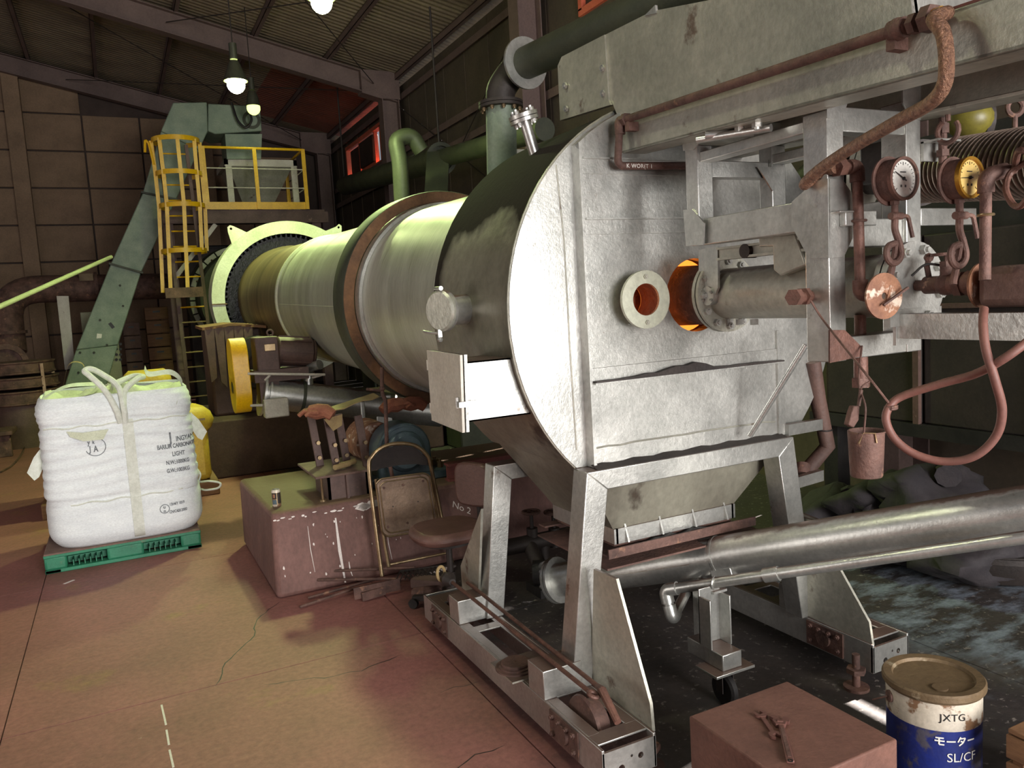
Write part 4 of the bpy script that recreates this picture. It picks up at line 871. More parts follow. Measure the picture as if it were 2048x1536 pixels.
part(cn, 'stand_leg', M().box(sx-.055,sx+.055,sy+.035,sy+.043,.24,CV(.02).z-.05).box(sx-.055,sx-.047,sy-.03,sy+.043,.24,CV(.02).z-.08).box(sx+.047,sx+.055,sy-.03,sy+.043,.24,CV(.02).z-.08), 'silver', bev=.002)
part(cn, 'stand_base', M().prism([(sx-.05,sy-.09,.172),(sx+.05,sy-.09,.172),(sx+.05,sy-.09,.24),(sx-.05,sy-.09,.24)], (0,.22,0)), 'silver', bev=.004)
part(cn, 'base_plate', M().box(sx-.10,sx+.10,sy-.11,sy+.02,.160,.172), 'silver', bev=.002)
part(cn, 'stand_brace', M().bar((sx+.09,sy+.02,.18), (sx+.14,sy+.30,.40), .03, .012, (1,0,0)).bar((sx+.05,sy+.04,.45),(sx+.15,sy+.28,.40),.03,.012,(1,0,0)).bar((sx+.14,sy+.28,.10),(sx+.14,sy+.28,.42),.04,.03,(1,0,0)), 'silver')
cw = part(cn, 'caster', M().box(sx-.03,sx+.03,sy-.07,sy-.01,.145,.16).box(sx-.030,sx-.026,sy-.06,sy-.02,.06,.15).box(sx+.026,sx+.030,sy-.06,sy-.02,.06,.15), 'dark_iron')
part(cw, 'caster_wheel', M().lathe([(0,-.018),(.058,-.018),(.068,-.010),(.068,.010),(.058,.018),(0,.018)], (sx,sy-.04,.068), (1,0,0), 28), 'black_iron')
# conduit pipe below the conveyor
cp = thing('conduit_pipe', 'thin silver pipe with an elbow clamped below the screw conveyor', 'pipe', (2.1, 2.5, .3))
q0 = AD(1330,1180,3.42); q1 = AD(2060,1073,2.60); q2 = AD(1345,1238,3.40); q3 = AD(1372,1185,3.62)
part(cp, 'pipe', M().path(bend([q1, q0, q2, q3], .035), .0225, 16), 'silver')
for q, a, b in ((q0, q1, q2), (q2, q0, q3)): part(cp, 'elbow', M().path(bend([q+(a-q).normalized()*.06, q, q+(b-q).normalized()*.055], .04), .029, 16), 'silver')
c0 = q0.lerp(q1, .33); part(cp, 'coupling', M().cyl(c0, c0+(q1-q0).normalized()*.06, .029, n=18), 'silver')
c1 = q0.lerp(q1, .17); part(cp, 'clamp', M().box(c1.x-.02,c1.x+.05,c1.y-.02,c1.y+.0,c1.z-.04,c1.z-.03).path(arc(c1, (q1-q0).cross(V((0,0,1))).normalized(), (0,0,1), .026, 0, 360, 16), .004, 6), 'silver')

# ================================================================== steel box, wrenches, pail, crate
bx0, bx1, by0, by1, bz = 1.565, 2.005, 1.55, 1.995, .30
single('steel_box', M().box(bx0,bx1,by0,by1,0,bz), 'box_steel', 'plain red-brown steel box on the floor with wrenches on top', 'box', ((bx0+bx1)/2,(by0+by1)/2,0), bev=.006)
def jaw(c, d, R_, gap, depth, n=14):
    """open-end wrench head outline in the local frame, opening along d"""
    c = V(c); d = V(d).normalized(); s = V((-d.y, d.x, 0)); P = []
    for i in range(n+1):
        a = math.radians(38+(322-38)*i/n); P.append(c+d*(R_*math.cos(a))+s*(R_*math.sin(a)))
    P += [c+d*R_*.62-s*gap, c-d*depth-s*gap*.9, c-d*depth+s*gap*.9, c+d*R_*.62+s*gap]
    return P
zb = bz+.001
def spanner(a, b, r0, wd, th, name, label, extra=None):
    a, b = V(a), V(b); d = (a-b).normalized(); s = V((-d.y, d.x, 0))
    t = thing(name, label, 'wrench', (a+b)/2)
    return t, d, s
wa, wb_ = AZ(1521,1432,zb), AZ(1550,1474,zb)
t, d, s = spanner(wa, wb_, .02, .014, .006, 'open_end_wrench', 'small double-headed open-end wrench on the steel box')
da = (d*.9+s*.4).normalized(); db = (-d*.9-s*.4).normalized()
part(t, 'shaft', M().bar(wa-d*.012+V((0,0,.005)), wb_+d*.012+V((0,0,.005)), .014, .006), 'tool_steel', bev=.0015)
part(t, 'jaw', M().prism(jaw(wa+V((0,0,.001)), da, .021, .009, .004), (0,0,.009)), 'tool_steel'); part(t, 'jaw', M().prism(jaw(wb_+V((0,0,.001)), db, .019, .008, .003), (0,0,.009)), 'tool_steel')
wa, wb_ = AZ(1561,1450,zb), AZ(1581,1529,zb)
t, d, s = spanner(wa, wb_, .02, .014, .006, 'adjustable_wrench', 'larger adjustable wrench lying on the steel box')
part(t, 'handle', M().bar(wb_+V((0,0,.007)), wa-d*.015+V((0,0,.007)), .024, .010, (0,0,1), .017, .011), 'tool_steel', bev=.003)
part(t, 'handle_groove', M().bar(wb_+d*.02+V((0,0,.0125)), wa-d*.04+V((0,0,.0125)), .010, .002), 'rust')
part(t, 'fixed_jaw', M().prism([wa+V((0,0,.001))+d*u_+s*v_ for u_, v_ in ((-.018,-.012),(-.018,.016),(.004,.024),(.016,.020),(.028,.030),(.036,.022),(.030,.004),(.010,.000),(.006,-.020))], (0,0,.013)), 'tool_steel')
part(t, 'sliding_jaw', M().prism([wa+V((0,0,.001))+d*u_+s*v_ for u_, v_ in ((.006,-.008),(.012,-.008),(.030,-.012),(.032,-.022),(.012,-.030),(.000,-.026))], (0,0,.012)), 'tool_steel')
part(t, 'worm', M().cyl(wa+d*-.002-s*.008+V((0,0,.011)), wa+d*-.002+s*.010+V((0,0,.011)), .006, n=10), 'tool_steel')
part(t, 'hang_hole', M().ring(wb_+V((0,0,.012)), (0,0,1), .004, .008, .0012, 14), 'ink_black')
# oil pail
pc = V((2.329, 1.663, 0)); PR, PH = .146, .372
pl = thing('oil_pail', 'dirty blue and white oil pail with a dusty lid', 'pail', pc)
part(pl, 'body', M().lathe([(0,.004),(PR-.006,.004),(PR-.004,0),(PR-.002,.02),(PR-.002,.25),(PR-.004,.25)], pc, (0,0,1), 48), 'can_blue')
part(pl, 'upper_band', M().lathe([(PR-.002,.25),(PR-.001,.256),(PR-.001,.34),(PR-.006,.344)], pc, (0,0,1), 48), 'can_white')
part(pl, 'lid', M().lathe([(0,.362),(PR-.025,.362),(PR-.02,.372),(PR+.006,.374),(PR+.011,.368),(PR+.011,.352),(PR+.004,.342),(PR-.004,.340)], pc, (0,0,1), 48), 'can_lid')
part(pl, 'bung', M().disc(pc+V((-.05,-.06,.362)), (0,0,1), .024, .006, 20), 'can_lid')
vd = (CAM-pc); va = math.atan2(vd.y, vd.x)
ear = va-math.radians(62)
ed = V((math.cos(ear), math.sin(ear), 0)); part(pl, 'ear', M().disc(pc+ed*(PR-.003)+V((0,0,.305)), ed, .020, .008, 20), 'rust')
tn = V((-ed.y, ed.x, 0)); part(pl, 'bail', M().path(smooth([pc+ed*(PR+.006)+V((0,0,.305)), pc+ed*(PR+.02)-tn*.02+V((0,0,.29)), pc+ed*(PR+.03)-tn*.06+V((0,0,.262))], 6), .003, 6), 'rust')
def oncan(a0, z0):
    def fn(u, v):
        a = va+a0+u/PR; return V((math.cos(a)*(PR+.0006), math.sin(a)*(PR+.0006), z0+v))
    return fn
part(pl, 'lettering', text_mesh('JXTG', .034, oncan(.12,.287), 'lettering', 1.05), 'ink_black')
part(pl, 'lettering', text_mesh('SL/CF', .042, oncan(.26,.150), 'lettering', 1.0), 'can_ink')
part(pl, 'lettering', text_mesh('10W', .046, oncan(.20,.090), 'lettering', 1.05), 'can_ink')
def strokes(segs, a0, z0, sc, wd):
    m = M(); f = oncan(a0, z0)
    for (x0,y0,x1,y1) in segs:
        n = 4; L = []; Rr = []; dxx, dyy = x1-x0, y1-y0; ln = math.hypot(dxx, dyy); nx, ny = -dyy/ln*wd/2, dxx/ln*wd/2
        for i in range(n+1):
            x, y_ = x0+dxx*i/n, y0+dyy*i/n; L.append(f((x+nx)*sc,(y_+ny)*sc)); Rr.append(f((x-nx)*sc,(y_-ny)*sc))
        m.add(L+Rr, [(i,i+1,n+2+i,n+1+i) for i in range(n)])
    me = bpy.data.meshes.new('lettering'); me.from_pydata(m.v, [], m.f); return me
kata = [(.1,.85,.9,.85),(.02,.52,.98,.52),(.45,.85,.45,.12),(.45,.12,.95,.12)]
bar_ = [(.05,.5,.95,.5)]; ta = [(.38,.98,.08,.42),(.36,.8,.9,.8),(.9,.8,.62,.3),(.62,.3,.2,.02),(.36,.52,.72,.36)]
segs = kata+[(x+1.12,y_,a+1.12,b) for x,y_,a,b in bar_]+[(x+2.24,y_,a+2.24,b) for x,y_,a,b in ta]+[(x+3.36,y_,a+3.36,b) for x,y_,a,b in bar_]
part(pl, 'lettering', strokes(segs, .02, .204, .030, .16), 'can_ink')
# slatted wooden crate at the right edge
ctx, cty = 2.30, 1.14
cr = thing('wooden_crate', 'corner of a brown slatted crate beside the oil pail', 'crate', (ctx+.2, cty+.1, 0))
for k in range(3): part(cr, 'side_slat', M().box(ctx, ctx+.42, cty+.24, cty+.255, .05+.09*k, .125+.09*k), 'wood', bev=.003)
for k in range(3): part(cr, 'end_slat', M().box(ctx-.012, ctx+.003, cty-.1, cty+.255, .05+.09*k, .125+.09*k), 'wood', bev=.003)
for k in range(4): part(cr, 'top_slat', M().box(ctx-.01, ctx+.42, cty-.1+.09*k, cty-.02+.09*k, .31, .325), 'wood', bev=.003)
for px_ in (0, .39): part(cr, 'corner_post', M().box(ctx+px_, ctx+px_+.03, cty+.21, cty+.24, 0, .31), 'wood')

# ================================================================== poker rods on the carriage
def rod(a, b, r, lab, ext):
    t = thing('poker_rod', lab, 'rod', b, 'poker rods lying on the hood carriage'); part(t, 'shaft', M().path([a, b]+ext, r, 10), 'copper_rust'); return t
ra, rb = AZ(905,1165,.33), AZ(1180,1384,.318)
t = rod(ra, rb, .0085, 'rusty poker rod ending in a round eye near the wheel', [])
dd = (rb-ra).normalized(); part(t, 'eye', M().lathe([(.018+.008*math.cos(a), .008*math.sin(a)) for a in [2*PI*i/8 for i in range(8)]], rb+dd*.022, (.3,-.2,.9), 20, True), 'copper_rust')
part(t, 'cloth_grip', M().path([ra-dd*.09, ra-dd*.05, ra], [.028,.038,.018], 14), 'dark_iron')
part(t, 'cloth_loop', M().path(arc(ra-dd*.1+V((-.02,0,.02)), (.7,.3,0), (0,.2,1), .034, 0, 360, 18), .008, 8), 'cardboard')
rc, rd_ = AZ(935,1165,.325), AZ(1195,1372,.325)
t = rod(rc, rd_, .0085, 'rusty poker rod with a flattened hook end, behind the eyed one', [])
part(t, 'hook_end', M().path([rd_, AZ(1204,1380,.33), AZ(1236,1445,.27)], [.010,.016,.013], 10), 'copper_rust')

# ================================================================== concrete plinth and what stands on it
cb0 = thing('concrete_block', 'maroon painted concrete plinth with chipped pale edges', 'plinth', (1.6, 5.4, 0))
zt_ = .512
part(cb0, 'body', M().add([(.70,4.76,0),(3.4,4.76,0),(3.4,6.12,0),(.70,6.12,0),(.728,4.84,zt_),(3.4,4.84,zt_),(3.4,6.05,zt_),(.70,6.05,zt_)], [(0,3,2,1),(4,5,6,7),(0,1,5,4),(1,2,6,5),(2,3,7,6),(3,0,4,7)]), 'concrete_paint', bev=.03)
def onface(u, z): f = z/zt_; return V((u, 4.76+.08*f-.002, z))
for u, z0_, z1_, w_ in ((1.105,.42,.02,.018),(1.155,.14,.05,.008),(.93,.40,.12,.004),(1.42,.30,.10,.005)):
    part(cb0, 'paint_drip', M().prism([onface(u-w_*.3,z0_), onface(u+w_*.2,z0_), onface(u+w_*.55,(z0_+z1_)/2), onface(u+w_*.35+.01,z1_), onface(u-w_*.15+.01,z1_), onface(u-w_*.5,(z0_+z1_)/2)], (0,-.0012,0)), 'white_drip')
for i in range(22):                                                # pale chips along the worn edges
    u = .74+.68*random.random(); w_ = random.uniform(.006,.026); h_ = random.uniform(.003,.009)
    if i > 16: u = 1.26+.15*random.random(); w_ = .05; h_ = .03
    z0_ = .478-random.random()*.02
    part(cb0, 'paint_chip', M().prism([onface(u+w_*math.cos(q)*random.uniform(.6,1), z0_+h_*math.sin(q)*random.uniform(.6,1)) for q in [2*PI*j/9 for j in range(9)]], (0,-.0012,0)), 'white_drip')
for i in range(26):
    u, z0_ = .76+.75*random.random(), random.uniform(.02,.42); w_ = random.uniform(.003,.010)
    part(cb0, 'paint_chip', M().prism([onface(u+w_*.6*math.cos(q), z0_+w_*random.uniform(.6,1.6)*math.sin(q)) for q in [2*PI*j/7 for j in range(7)]], (0,-.001,0)), 'white_drip')
me = text_mesh('No 2', .07, lambda u, v: onface(1.88+u*.86+v*.2, .36-u*.5+v*.8)-ORG[cb0.name], 'chalk_marking'); part(cb0, 'chalk_marking', me, 'white_drip')
me = text_mesh('O', .08, lambda u, v: onface(1.90+u, .235+v)-ORG[cb0.name], 'chalk_marking'); part(cb0, 'chalk_marking', me, 'white_drip')
# drink can
kc = V((.79, 5.01, zt_)); kc.z = zt_
dk = thing('drink_can', 'small printed drink can standing on the maroon plinth', 'can', kc)
part(dk, 'body', M().lathe([(0,0),(.024,0),(.0275,.006),(.0275,.094),(.024,.103),(.0235,.105)], kc, (0,0,1), 24), 'can_white')
part(dk, 'print_panel', M().lathe([(.0278,.014),(.0278,.088)], kc, (0,0,1), 24), 'chrome_old')
a = math.atan2(-kc.y, -kc.x)
def canpatch(a0, a1, z0, z1, m_): 
    P = [(kc+V((math.cos(a+t)*.0284, math.sin(a+t)*.0284, z0)), kc+V((math.cos(a+t)*.0284, math.sin(a+t)*.0284, z1))) for t in [a0+(a1-a0)*i/6 for i in range(7)]]
    part(dk, 'printed_mark', M().add([p for q in P for p in q], [(2*i,2*i+2,2*i+3,2*i+1) for i in range(6)]), m_)
canpatch(-1.0,.05,.05,.086,'ink_black'); canpatch(.2,1.1,.02,.086,'dark_iron'); canpatch(-.8,-.25,.056,.080,'rust_bright'); canpatch(-1.0,0,.016,.044,'blue_grey')
part(dk, 'top', M().lathe([(0,.102),(.02,.102),(.022,.106),(.0235,.105)], kc, (0,0,1), 24), 'silver')
# brown roller-stop stand with flat bars
rs = thing('bearing_stand', 'rusty steel stand with upright flat bars on the plinth', 'stand', (1.25, 5.1, zt_))
b0 = V((1.12, 4.93, zt_))
part(rs, 'pedestal', M().box(1.10,1.36,4.93,4.945,zt_,zt_+.15).box(1.10,1.115,4.93,5.30,zt_,zt_+.15).box(1.345,1.36,4.93,5.30,zt_,zt_+.15).box(1.21,1.225,4.90,4.94,zt_,zt_+.15), 'brown_paint')
part(rs, 'top_plate', M().box(1.02,1.42,4.90,5.45,zt_+.15,zt_+.165), 'brown_dust', bev=.003)
for x, y_ in ((1.13,5.25),(1.20,5.08),(1.30,5.20),(1.385,5.02)):
    u_ = part(rs, 'upright_bar', M().bar((x,y_,zt_+.165), (x-.025,y_+.04,zt_+.50), .05, .022, (0,1,0)), 'brown_paint', bev=.002)
    for h_ in (.06, .16): part(u_, 'bolt', M().hexa((x-.005,y_-.02,zt_+.165+h_), (0,-1,0), .014, .012), 'chrome_old')
for s_ in (0, .05): part(rs, 'cross_pin', M().cyl((1.16+s_,4.97+s_,zt_+.195), (1.27+s_,5.03+s_,zt_+.195), .018, n=12), 'cardboard')
part(rs, 'set_screw', M().cyl((1.06,4.93,zt_), (1.06,4.93,zt_+.15), .008, n=8).disc((1.06,4.93,zt_),(0,0,1),.022,.012), 'chrome_old')
zs = zt_+.50
ca = thing('cardboard_sheet', 'folded tan cardboard strip laid over the upright bars', 'cardboard', (1.25,5.15,zs))
part(ca, 'sheet', M().strip([V((1.08+.06*i, 5.00+.02*math.sin(i), zs+.03+.010*math.sin(i*1.7)+.012*i)) for i in range(8)], [V((1.10+.06*i, 5.20, zs+.03+.012*i)) for i in range(8)], (0,0,.006)), 'cardboard')
part(ca, 'flap', M().prism([(1.12,4.98,zs+.01),(1.24,4.98,zs+.03),(1.23,4.97,zs-.04),(1.17,4.97,zs-.07)], (0,.006,0)), 'cardboard')
def glove(c, yaw, lab):
    c = V(c); t = thing('work_glove', lab, 'glove', c, 'work gloves draped on the bearing stand'); d = V((math.cos(yaw), math.sin(yaw), 0)); s = V((-d.y, d.x, 0))
    part(t, 'palm', M().path([c-d*.10+V((0,0,-.03)), c-d*.06+V((0,0,.0)), c, c+d*.05+V((0,0,.004))], [.038,.045,.052,.04], 10), 'glove')
    for i, l in enumerate((.07,.085,.08,.065)):
        o_ = s*(i-1.5)*.026; part(t, 'finger', M().path([c+d*.04+o_*.8, c+d*(.04+l*.5)+o_+V((0,0,.008)), c+d*(.04+l)+o_*1.15+V((0,0,-.018))], [.015,.0145,.011], 8), 'glove')
    part(t, 'thumb', M().path([c-d*.02+s*.045, c+d*.02+s*.075+V((0,0,.004)), c+d*.05+s*.085+V((0,0,-.014))], [.016,.015,.011], 8), 'glove'); return t
glove((1.09,5.02,zs+.06), 2.6, 'orange-brown work glove hanging at the left end of the stand'); glove((1.62,5.05,zs+.04), .2, 'orange-brown work glove flattened beside the bent pipe'); glove((1.74,5.10,zs+.03), 3.0, 'reddish work glove behind the chute door')
pp = thing('water_pipe', 'thin red-brown pipe with bent top standing by the bearing', 'pipe', (1.52, 4.95, zt_))
part(pp, 'pipe', M().path(bend([AY(764,735,4.9), AY(764,786,4.9), AY(771,800,4.9), AY(774,900,4.9), V((1.53,4.92,zt_))], .03), .013, 10), 'rust')
part(pp, 'tap_lever', M().path([AY(733,778,4.9), AY(764,782,4.9)], .009, 8).sphere(AY(764,777,4.9), .02, 10), 'rust')
# blue pillow block and rollers below the riding ring
pbk = thing('pillow_block', 'blue-grey rounded bearing housing behind the folding chair', 'bearing', (1.60, 5.25, zt_))
pcx, pcz, pyf = 1.66, zt_+.22, 5.05
prof = [V((pcx-.19,pyf,zt_)), V((pcx+.19,pyf,zt_)), V((pcx+.19,pyf,pcz-.05))]+arc((pcx,pyf,pcz), (1,0,0), (0,0,1), .19, 0, 180, 20)+[V((pcx-.19,pyf,pcz-.05))]
part(pbk, 'housing', M().prism(prof, (0,.22,0)), 'blue_grey', bev=.015)
part(pbk, 'end_cover', M().lathe([(0,-.05),(.11,-.05),(.135,-.03),(.14,0),(0,0)], (pcx,pyf,pcz), (0,1,0), 36), 'blue_grey')
part(pbk, 'cover_ring', M().ring((pcx,pyf-.008,pcz), (0,1,0), .14, .165, .012, 36), 'blue_grey')
part(pbk, 'foot', M().box(pcx-.33,pcx+.33,5.03,5.29,zt_,zt_+.06), 'blue_grey', bev=.01)
bolts(pbk, [(pcx+s*.27,5.12,zt_+.06) for s in (-1,1)]+[(pcx+s*.27,5.22,zt_+.06) for s in (-1,1)], (0,0,1), .022, .04, 'chrome_old')
part(pbk, 'support_roller', M().cyl((1.55,5.30,pcz+.03), (1.55,5.62,pcz+.03), .15, n=30), 'rust_bright')
br_ = thing('base_rail', 'long reddish steel rail lying along the plinth top', 'rail', (2.2, 5.0, zt_)); part(br_, 'rail', hbeam(M(), (1.9,4.92,zt_+.06), (3.3,4.92,zt_+.06), .08, .12), 'red_oxide')
# far foundation block
fb = single('foundation_block', M().box(.66,3.4,8.80,10.6,0,.62), 'concrete_dark', 'dark brown foundation block below the far part of the kiln', 'plinth', (1.9,9.7,0), bev=.02)

# ================================================================== chairs
fc_ = thing('folding_chair', 'folded metal chair with tan seat leaning on the plinth', 'chair', AY(800,1150,4.6))
def CH(px, py, y=4.66): return AY(px, py, y)
frame_pts = [CH(764,1152,4.58), CH(752,1060,4.62), CH(738,940), CH(745,912), CH(768,893), CH(800,887), CH(832,892), CH(855,912), CH(862,935), CH(878,1010), CH(890,1070,4.64), CH(904,1125,4.6)]
part(fc_, 'back_frame', M().path(smooth(frame_pts, 6), .0125, 12), 'chrome_old')
part(fc_, 'backrest', M().strip([CH(744,920,4.67), CH(768,897,4.675), CH(800,891,4.68), CH(832,896,4.675), CH(858,922,4.67)], [CH(742,942,4.675), CH(768,936,4.69), CH(800,930,4.695), CH(832,928,4.69), CH(862,932,4.675)], (0,.006,0)), 'dark_iron')
so_ = [CH(a,b,4.63) for a,b in ((752,968),(760,958),(848,946),(860,952),(876,1046),(868,1058),(776,1074),(764,1066))]
cc = sum(so_, V())/len(so_)
se = part(fc_, 'seat', M().prism(bend(so_+[so_[0]], .03, 4)[:-1], (0,.018,0)), 'seat_enamel', bev=.005)
part(se, 'seat_rim', M().path(bend([cc+(p-cc)*1.0 for p in so_]+[so_[0]], .03, 5), .006, 8), 'chrome_old')
part(se, 'seat_rib', M().path(bend([cc+(p-cc)*.88+V((0,-.002,0)) for p in so_]+[cc+(so_[0]-cc)*.88], .03, 5), .004, 8), 'chrome_old')
for a, b in ((768,976),(806,970),(846,962),(776,1054),(815,1046)): part(se, 'rivet', M().disc(CH(a,b,4.628), (0,-1,0), .008, .004, 12), 'rust')
for a, b in ((786,1013),(836,1003)): part(se, 'screw_hole', M().disc(CH(a,b,4.629), (0,-1,0), .004, .002, 10), 'ink_black')
part(fc_, 'rear_leg', M().path([CH(752,958,4.68), CH(770,1090,4.66), CH(778,1135,4.64)], .0115, 10), 'chrome_old'); part(fc_, 'rear_leg', M().path([CH(866,952,4.68), CH(884,1080,4.66)], .0115, 10), 'chrome_old')
part(fc_, 'stretcher', M().path([CH(776,1130,4.65), CH(898,1105,4.64)], .009, 8), 'chrome_old')
# swivel stool chair
sc0 = AZ(885, 1070, .45); bs = V((sc0.x+.05, sc0.y+.05, 0))
ck_ = thing('swivel_chair', 'brown vinyl swivel chair with round seat beside the hood leg', 'chair', bs)
cs = []
for i in range(20):
    a = 2*PI*i/20; cs.append(V((bs.x+.205*abs(math.cos(a))**.7*math.copysign(1,math.cos(a)), bs.y+.20*abs(math.sin(a))**.7*math.copysign(1,math.sin(a)), .415)))
part(ck_, 'seat', M().prism(cs, (0,0,.07)), 'leather', bev=.03)
part(ck_, 'seat_pan', M().disc(bs+V((0,0,.395)), (0,0,1), .15, .02, 24), 'dark_iron')
part(ck_, 'post', M().cyl(bs+V((0,0,.06)), bs+V((0,0,.40)), .018, n=12).cyl(bs+V((0,0,.06)), bs+V((0,0,.22)), .028, n=14), 'dark_iron')
for i in range(4):
    a = PI/4+PI/2*i; d = V((math.cos(a), math.sin(a), 0)); part(ck_, 'leg', M().bar(bs+V((0,0,.075)), bs+d*.24+V((0,0,.05)), .035, .03), 'dark_iron'); part(ck_, 'caster', M().disc(bs+d*.23+V((0,0,.028))-V((d.y,-d.x,0))*.012, (-d.y,d.x,0), .028, .024, 16), 'black_iron')
bkc = V((bs.x+.20, bs.y+.10, .66)); bd = V((-.8,-.45,0)).normalized(); bsd = V((-bd.y,bd.x,0))
part(ck_, 'backrest', M().prism([bkc+bsd*(.125*math.copysign(abs(math.cos(q))**.5,math.cos(q)))+V((0,0,.13*math.copysign(abs(math.sin(q))**.5,math.sin(q)))) for q in [2*PI*i/20 for i in range(20)]], bd*-.05), 'leather', bev=.015)
part(ck_, 'back_bar', M().path(bend([bs+V((.05,.03,.40)), V((bkc.x+.06,bkc.y+.03,.41)), bkc-bd*.05], .05), .014, 10), 'dark_iron')
# scrap iron on the floor in front of the plinth
def scrap(name, lab, cat, m, mt, loc): return single(name, m, mt, lab, cat, loc, 'scrap iron in front of the plinth')
for (a, b, z0_, z1_, lab) in (((600,1214),(705,1178),.012,.03,'thin iron rod nearest the viewer in the scrap pile'),((616,1196),(752,1158),.012,.05,'thin iron rod lying along the foot of the plinth'),((618,1144),(830,1135),.10,.10,'thin iron rod uppermost across the plinth face'),((636,1160),(880,1156),.07,.07,'thin iron rod below the uppermost one')):
    scrap('iron_rod', lab, 'rod', M().cyl(AZ(*a,z0_), AZ(*b,z1_), .009, n=8), 'rust', AZ(*a,z0_))
scrap('angle_iron', 'short rusty angle iron piece lying on the scrap rods', 'scrap', M().bar(AZ(708,1188,.05), AZ(800,1168,.06), .006, .07).bar(AZ(708,1180,.02), AZ(800,1160,.03), .07, .006), 'rust', AZ(750,1180,0))
scrap('flat_bar', 'short rusty flat bar near the grating piece', 'scrap', M().bar(AZ(724,1194,.03), AZ(770,1180,.04), .02, .05), 'rust', AZ(745,1188,0))
scrap('timber_offcut', 'dark brown block under the grating by the stool', 'scrap', M().bar(AZ(828,1162,.06), AZ(885,1166,.06), .09, .05), 'brown_paint', AZ(850,1165,0))
scrap('iron_lump', 'rough rusty lump beside the hood carriage end', 'scrap', M().path([AZ(830,1185,.04), AZ(850,1188,.05), AZ(880,1180,.05)], [.03,.045,.03], 9), 'rust', AZ(850,1188,0))
gm = thing('mesh_grating', 'small dark expanded metal grating on the scrap pile', 'grating', AZ(850,1145,.09))
g00, g10, g01 = AZ(800,1142,.10), AZ(878,1132,.10), AZ(806,1160,.08)
for i in range(9):
    for sg in (0, 1):
        p = g00.lerp(g10, i/9); q = (g10-g00)/9*(1.6 if sg else -1.6)+(g01-g00); part(gm, 'strand', M().bar(p, p+q, .006, .005), 'dark_iron')
part(gm, 'edge_bar', M().bar(g00, g10, .01, .008), 'dark_iron')
# valves and pipework in the dark below the kiln
vp_ = thing('gate_valves', 'dark pipe with two rusty gate valve handwheels behind the hood legs', 'valve', AZ(1085,1180,0))
for px_ in (1062, 1106):
    c = AY(px_, 1024, 4.2); hw = part(vp_, 'handwheel', M().path(arc(c, (1,0,0), (0,1,0), .052, 0, 360, 24), .009, 8).bar(c-V((.05,0,0)), c+V((.05,0,0)), .01, .008).bar(c-V((0,.05,0)), c+V((0,.05,0)), .01, .008), 'rust')
    part(vp_, 'valve_stem', M().cyl(c, c-V((0,0,.12)), .012, n=10).cyl(c-V((0,0,.10)), c-V((0,0,.22)), .035, n=14), 'dark_iron')
c = AY(1085,1080,4.2); part(vp_, 'pipe', M().cyl(c-V((.35,0,0)), c+V((.7,0,0)), .05, n=18).cyl(c+V((-.1,0,0)), c+V((-.1,-.35,-.28)), .045, n=16).cyl(c+V((.0,0,0)), V((c.x,c.y,0)), .04, n=16), 'dark_iron')
mo = thing('small_motor', 'small dark motor standing behind the conveyor end flange', 'motor', AZ(1090,1205,0))
c = AZ(1085,1195,.0)+V((0,.1,.12)); part(mo, 'body', M().cyl(c, c+V((.16,-.1,.0)), .07, n=20), 'black_iron'); part(mo, 'foot', M().box(c.x-.02,c.x+.2,c.y-.12,c.y+.06,0,.05), 'black_iron'); 
# ================================================================== pallet and bulk bag
px0, px1, py0, py1, phz = -.605, .415, 6.245, 7.20, .142
pal = thing('plastic_pallet', 'green plastic pallet below the white bulk bag', 'pallet', ((px0+px1)/2,(py0+py1)/2,0))
part(pal, 'deck', M().box(px0,px1,py0,py1,phz-.028,phz), 'brown_dust', bev=.008, label='dusty top deck')
part(pal, 'deck_rim', M().box(px0-.002,px1+.002,py0-.002,py1+.002,phz-.034,phz-.010), 'green_plastic', bev=.006)
part(pal, 'base', M().box(px0,px1,py0,py0+.10,0,.026).box(px0,px1,py1-.1,py1,0,.026).box(px0,px0+.1,py0,py1,0,.026).box(px1-.1,px1,py0,py1,0,.026), 'green_plastic', bev=.005)
for i, (a, b) in enumerate(((px0,px0+.14),(-.215,.025),(px1-.14,px1))):
    for c, d in ((py0,py0+.16),(6.63,6.82),(py1-.16,py1)): part(pal, 'foot_block', M().box(a,b,c,d,.02,phz-.02), 'green_plastic', bev=.018)
for k in range(7):
    for a, b in ((px0+.14,-.215),(.025,px1-.14)): part(pal, 'grid_rib', M().box(a,b,py0+.12+.10*k,py0+.126+.10*k,.028,.075), 'green_plastic')
for a, b in ((px0+.14,-.215),(.025,px1-.14)):
    for k in range(1, 7): x = a+(b-a)*k/7; part(pal, 'grid_rib', M().box(x-.003,x+.003,py0+.02,py0+.7,.028,.07), 'green_plastic')
BC = V((-.055, 6.74, phz)); BH = 1.085
def bag_half(h):
    t = h/BH
    a = .515*(1-.10*max(0,1-t/.10)**2)
    a *= 1+.018*math.sin(t*PI*2+.6)
    a -= .016*math.exp(-((t-.31)/.022)**2)+.012*math.exp(-((t-.80)/.03)**2)
    a -= .05*max(0,(t-.88)/.12)**2
    return a
def bag_n(t): return 6.5 if t > .3 else 4.6
def bag_xy(th, h):
    t = h/BH; a = bag_half(h); n = bag_n(t); c, s = math.cos(th), math.sin(th)
    r = a/((abs(c)**n+abs(s)**n)**(1/n))
    wr_ = .006*math.sin(h*85+2.2*math.sin(th*3+h*4))*math.exp(-((t-.55)/.26)**2)+.004*math.sin(h*140+th*5)*(t>.62)+.006*math.sin(th*7+h*9)*max(0,t-.75)*3
    return r+wr_
